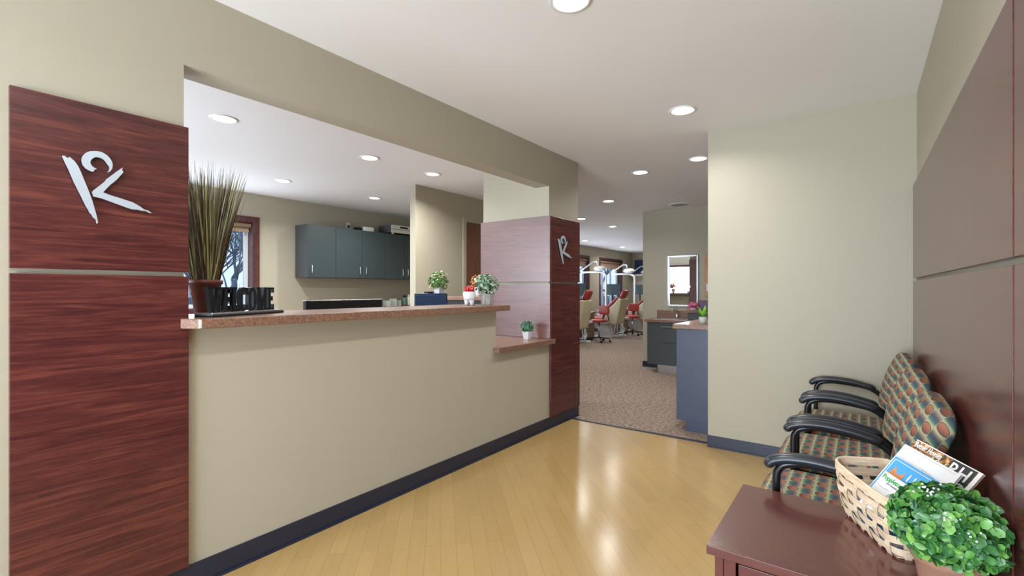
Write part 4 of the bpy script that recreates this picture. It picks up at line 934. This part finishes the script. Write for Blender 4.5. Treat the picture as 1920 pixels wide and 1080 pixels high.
for i in range(NS):
    s = (i+0.0)/NS
    n = 20
    def fn2(k, s=s, i=i):
        z = BH*k/n; off = -0.0028*math.cos(i*PI+(z-rows[0])/(rows[1]-rows[0])*PI)
        hwid = 0.0100/(2*(BL+BW)*2*0.95)*2.0
        _, nn = rr_pt(s, BL, BW, 0.04); return bpt(s-hwid*0.5, z, off), bpt(s+hwid*0.5, z, off), nn
    ribbon(sk_, fn2, n)
sk_.build('upright_splints', 'splint', bk_)
rm = MB()
for off in (0.0045, -0.0045):
    n = 96
    def fn3(i, off=off):
        s = i/n; _, nn = rr_pt(s, BL, BW, 0.04); return bpt(s, BH-0.020, off), bpt(s, BH+0.001, off), nn
    ribbon(rm, fn3, n, 0.003)
rm.sweep([bpt(i/96, BH+0.001, 0) for i in range(97)], 0.0042, 8)
rm.build('rim', 'splint', bk_)
fb = MB()
for k in range(-4, 5): fb.box((k*0.033-0.012, -0.075, 0.001+0.001*(k % 2)), (k*0.033+0.012, 0.075, 0.003+0.001*(k % 2)))
for k in range(-2, 3): fb.box((-0.145, k*0.03-0.011, 0.0035), (0.145, k*0.03+0.011, 0.005))
fb.build('bottom_splints', 'splint', bk_)

# magazines: local frame x along top edge, y up the cover, z out of the cover
wv_ = Vector((0.567, -0.815, -0.119)).normalized(); hv = Vector((0.528, 0.249, 0.812)); hv = (hv-wv_*hv.dot(wv_)).normalized(); nv = -wv_.cross(hv)
if nv.y > 0: nv = -nv
# right-handed frame: X = w, Y = h, Z = X x Y
Zv = wv_.cross(hv)
ROT = Matrix(((wv_.x, hv.x, Zv.x), (wv_.y, hv.y, Zv.y), (wv_.z, hv.z, Zv.z))).to_4x4()
def text(s, size, x, y, material, parent, name='lettering', z=0.0012, rot=0, ext=0.0002, bold=0.0, cond=1.0):
    cu = bpy.data.curves.new('txt', 'FONT'); cu.body = s; cu.size = size; cu.extrude = ext; cu.offset = bold; cu.resolution_u = 3
    o = bpy.data.objects.new('txt', cu); COL.objects.link(o); bpy.context.view_layer.update()
    me = bpy.data.meshes.new_from_object(o.evaluated_get(bpy.context.evaluated_depsgraph_get())); bpy.data.objects.remove(o); bpy.data.curves.remove(cu)
    me.transform(Matrix.Translation((x, y, z)) @ Matrix.Rotation(rot, 4, 'Z') @ Matrix.Diagonal((cond, 1, 1, 1)))
    me.materials.append(M[material]); r = bpy.data.objects.new(name, me); COL.objects.link(r); r.parent = parent; return r
def magazine(name, tl, w_, h_, cover, label, cat='magazine', th=0.006):
    t_ = thing(name, label, cat, tl, 0, 'magazines in the basket')
    t_.matrix_world = Matrix.Translation(tl) @ ROT
    sgnz = 1 if Zv.dot(nv) > 0 else -1
    B((0.001, -h_+0.001, -th), (w_-0.001, -0.001, 0)).build('pages', 'pages', t_)
    B((0, -h_, 0.0), (w_, 0, 0.0006)).build('cover', cover, t_); B((0, -h_, -th-0.0006), (w_, 0, -th)).build('back_cover', cover, t_)
    return t_
def poly(pts, z, material, parent, name):
    return MB().prism(pts, lambda a, b, d: (a, b, d), z, z+0.0003).build(name, material, parent)
bh = magazine('magazine', (0.152, 2.06, 0.868), 0.228, 0.27, 'almond', 'rearmost magazine in the basket, food photo cover with white RH letters')
text('Better Homes', 0.026, 0.005, -0.0245, 'whiteink', bh, bold=0.0006, cond=0.66); text('& Gardens', 0.026, 0.078, -0.045, 'whiteink', bh, bold=0.0006, cond=0.66)
poly([(0.136, -0.001), (0.214, -0.001), (0.214, -0.12), (0.136, -0.12)][::-1], 0.0007, 'blackink', bh, 'dark_patch')
poly([(0.216, -0.001), (0.228, -0.001), (0.228, -0.25), (0.216, -0.25)][::-1], 0.0007, 'whiteink', bh, 'light_edge')
text('RH', 0.058, 0.137, -0.050, 'whiteink', bh, bold=0.0007, cond=0.9); text('O', 0.058, 0.176, -0.098, 'whiteink', bh, bold=0.0007, cond=0.9)
poly([(0.0, 0.0), (0.228, 0.0), (0.228, -0.003), (0.0, -0.003)][::-1], 0.0011, 'whiteink', bh, 'top_border')
wb_ = magazine('magazine', (0.1186, 2.028, 0.855), 0.202, 0.25, 'paper', 'plain white catalogue standing behind the blue fox magazine')
MB().sweep([(0.09, -0.052, 0.0012), (0.11, -0.05, 0.0012), (0.135, -0.057, 0.0012), (0.150, -0.072, 0.0012)], 0.0009, 5).sweep([(0.10, -0.045, 0.0012), (0.125, -0.046, 0.0012), (0.15, -0.050, 0.0012)], 0.0007, 5).build('pen_line', 'greyink', wb_)
MB().box((0.006, -0.008, 0.0007), (0.19, -0.0065, 0.001)).build('cover_rule', 'greyink', wb_)
bl = magazine('magazine', (0.0926, 1.983, 0.822), 0.161, 0.20, 'bluecover', 'sky blue magazine with fox ears on its cover, in front of the white catalogue')
MB().box((0.006, -0.009, 0.0007), (0.155, -0.0075, 0.001)).box((0.006, -0.19, 0.0007), (0.0075, -0.009, 0.001)).build('cover_rule', 'whiteink', bl)
poly([(0.028, -0.07), (0.022, -0.060), (0.026, -0.026), (0.042, -0.046), (0.055, -0.046), (0.066, -0.030), (0.068, -0.060), (0.060, -0.08), (0.045, -0.095), (0.030, -0.085)][::-1], 0.0008, 'orange', bl, 'fox_head')
poly([(0.014, -0.055), (0.024, -0.045), (0.026, -0.085), (0.010, -0.075)][::-1], 0.0007, 'lightwood', bl, 'fox_cheek')
text('I I', 0.036, 0.080, -0.052, 'whiteink', bl, bold=0.0004); text('Y', 0.034, 0.083, -0.088, 'whiteink', bl, bold=0.0004)
pp = magazine('booklet', (0.0645, 1.933, 0.783), 0.097, 0.128, 'paper', 'small white booklet with green title, front of the basket stack', 'booklet')
text('Poppleton', 0.0215, 0.004, -0.022, 'greenink', pp, bold=0.0007, cond=0.86); text('and friends', 0.010, 0.030, -0.033, 'blackink', pp, cond=0.95)
poly([(0.05, -0.075), (0.062, -0.052), (0.078, -0.056), (0.082, -0.075), (0.07, -0.09)][::-1], 0.0007, 'greyink', pp, 'cover_drawing')
MB().sweep([(0.004, -0.046, 0.0009), (0.03, -0.050, 0.0009), (0.05, -0.046, 0.0009)], 0.0008, 5).build('cover_line', 'greyink', pp)
text('CARE', 0.020, 0.040, -0.105, 'redink', pp, bold=0.0008)
# flat magazines at the basket bottom
for k, (c_, l_, a_) in enumerate((('bluecover', 'blue magazine lying flat at the very bottom of the basket', 0.05), ('paper', 'white magazine lying flat on the blue one inside the basket', -0.06), ('bluecover', 'blue magazine lying topmost of the flat pile in the basket', 0.03))):
    t_ = thing('magazine', l_, 'magazine', (0.092, 1.952, TZ+0.007+k*0.0125), math.atan2(-0.27, 0.13)+a_, 'magazines in the basket')
    B((-0.119, -0.069, 0.0006), (0.119, 0.069, 0.0108)).build('pages', 'pages', t_); MB().box((-0.12, -0.07, 0), (0.12, 0.07, 0.0006)).box((-0.12, -0.07, 0.0108), (0.12, 0.07, 0.0114)).box((-0.12, -0.0706, 0), (0.12, -0.07, 0.0114)).build('cover', c_, t_)

# boxwood ball
bp_ = thing('boxwood_plant', 'round bushy green boxwood in a terracotta pot on the side table', 'plant', (0.178, 1.625, TZ))
MB().lathe([(0, 0), (0.048, 0), (0.051, 0.006), (0.068, 0.098), (0.074, 0.10), (0.078, 0.13), (0.071, 0.132), (0.066, 0.115), (0, 0.112)], 40).build('pot', 'terracotta', bp_)
MB().lathe([(0, 0.105), (0.065, 0.108), (0.0, 0.122)], 24).build('soil', 'soil', bp_)
leafy(3000, 0.128, (0.004, 0, 0.19), 0.0225, 77, squash=(0.97, 1.0, 0.76), shell=0.55, xmax=0.108, elong=1.05, seg=7, up=0.1).build('foliage', 'boxwood', bp_)
stems(90, 0.105, (0, 0, 0.19), (0, 0, 0.11), 78, 0.0015, (0.8, 1, 0.8)).build('stems', 'soil', bp_)
rnd = random.Random(9); bd_ = MB()
for cx in ((-0.04, -0.04, 0.285), (-0.01, -0.09, 0.245), (0.03, -0.11, 0.215)):
    for i in range(16):
        p = Vector(cx)+Vector((rnd.gauss(0, .013), rnd.gauss(0, .013), rnd.gauss(0, .008))); bd_.super(tuple(p), (0.0026, 0.0026, 0.0026), 1, 1, 6, 5)
bd_.build('tiny_buds', 'ceramic', bp_)['kind'] = 'stuff'

# ------------------------------------------------------------------ outdoors
structure('ground', B((-120, -80, -0.5), (-7.25, 120, -0.4)), 'grassground', 'pale winter ground outside the windows')
structure('ground', B((-7.25, -90, -0.5), (60, -3.2, -0.4)), 'grassground', 'pale winter ground outside the entrance')
def tree(x, y, h, seed, label):
    rnd = random.Random(seed); mb = MB()
    def br(p, d, L, r, dep):
        n = 3; pts_ = [p]; q = p.copy(); dd_ = d.copy()
        for k in range(n):
            dd_ = (dd_+Vector((rnd.gauss(0, .12), rnd.gauss(0, .12), rnd.gauss(0.02, .1)))).normalized(); q = q+dd_*L/n; pts_.append(q.copy())
        mb.sweep(pts_, [r, r*0.9, r*0.8, r*0.65], 5)
        if dep == 0: return
        for k in range(4 if dep > 3 else 3):
            ax = Vector((rnd.uniform(-1, 1), rnd.uniform(-1, 1), rnd.uniform(-.2, .6))).normalized(); nd = (dd_*0.8+ax*0.75).normalized()
            br(pts_[rnd.choice((2, 3, 3))], nd, L*rnd.uniform(0.6, 0.8), r*0.58, dep-1)
    br(Vector((0, 0, 0)), Vector((0, 0, 1)), h*0.36, h*0.013, 6)
    t_ = thing('bare_tree', label, 'tree', (x, y, -0.4), 0, 'bare trees outside the windows'); mb.build('trunk_and_branches', 'bark', t_); return t_
tree(-16.5, 6.9, 6.0, 1, 'bare winter tree outside the office window behind the grass')
tree(-11.8, 4.3, 4.6, 2, 'slender bare tree outside the office window, left of the first')
tree(-15.0, 30.5, 8, 3, 'bare tree outside the bay window behind the middle chair')
tree(-13.0, 22.5, 7, 4, 'bare tree outside the bay window at the column edge')
def shrubline(x0, y0, x1, y1, n, h, seed, label):
    rnd = random.Random(seed); mb = MB()
    for i in range(n):
        t_ = rnd.random(); p = Vector((x0+(x1-x0)*t_+rnd.gauss(0, 1.5), y0+(y1-y0)*t_+rnd.gauss(0, 1.5), -0.4)); hh = h*rnd.uniform(0.5, 1)
        for k in range(4): mb.sweep([p, p+Vector((rnd.gauss(0, .25), rnd.gauss(0, .25), hh*0.5)), p+Vector((rnd.gauss(0, .5), rnd.gauss(0, .5), hh))], [0.03, 0.02, 0.005], 4)
    return tag(mb.build('brush', 'bark'), label, 'brush', None, 'stuff')
shrubline(-22, 2, -22, 50, 260, 2.6, 6, 'leafless brush line outside beyond the windows')
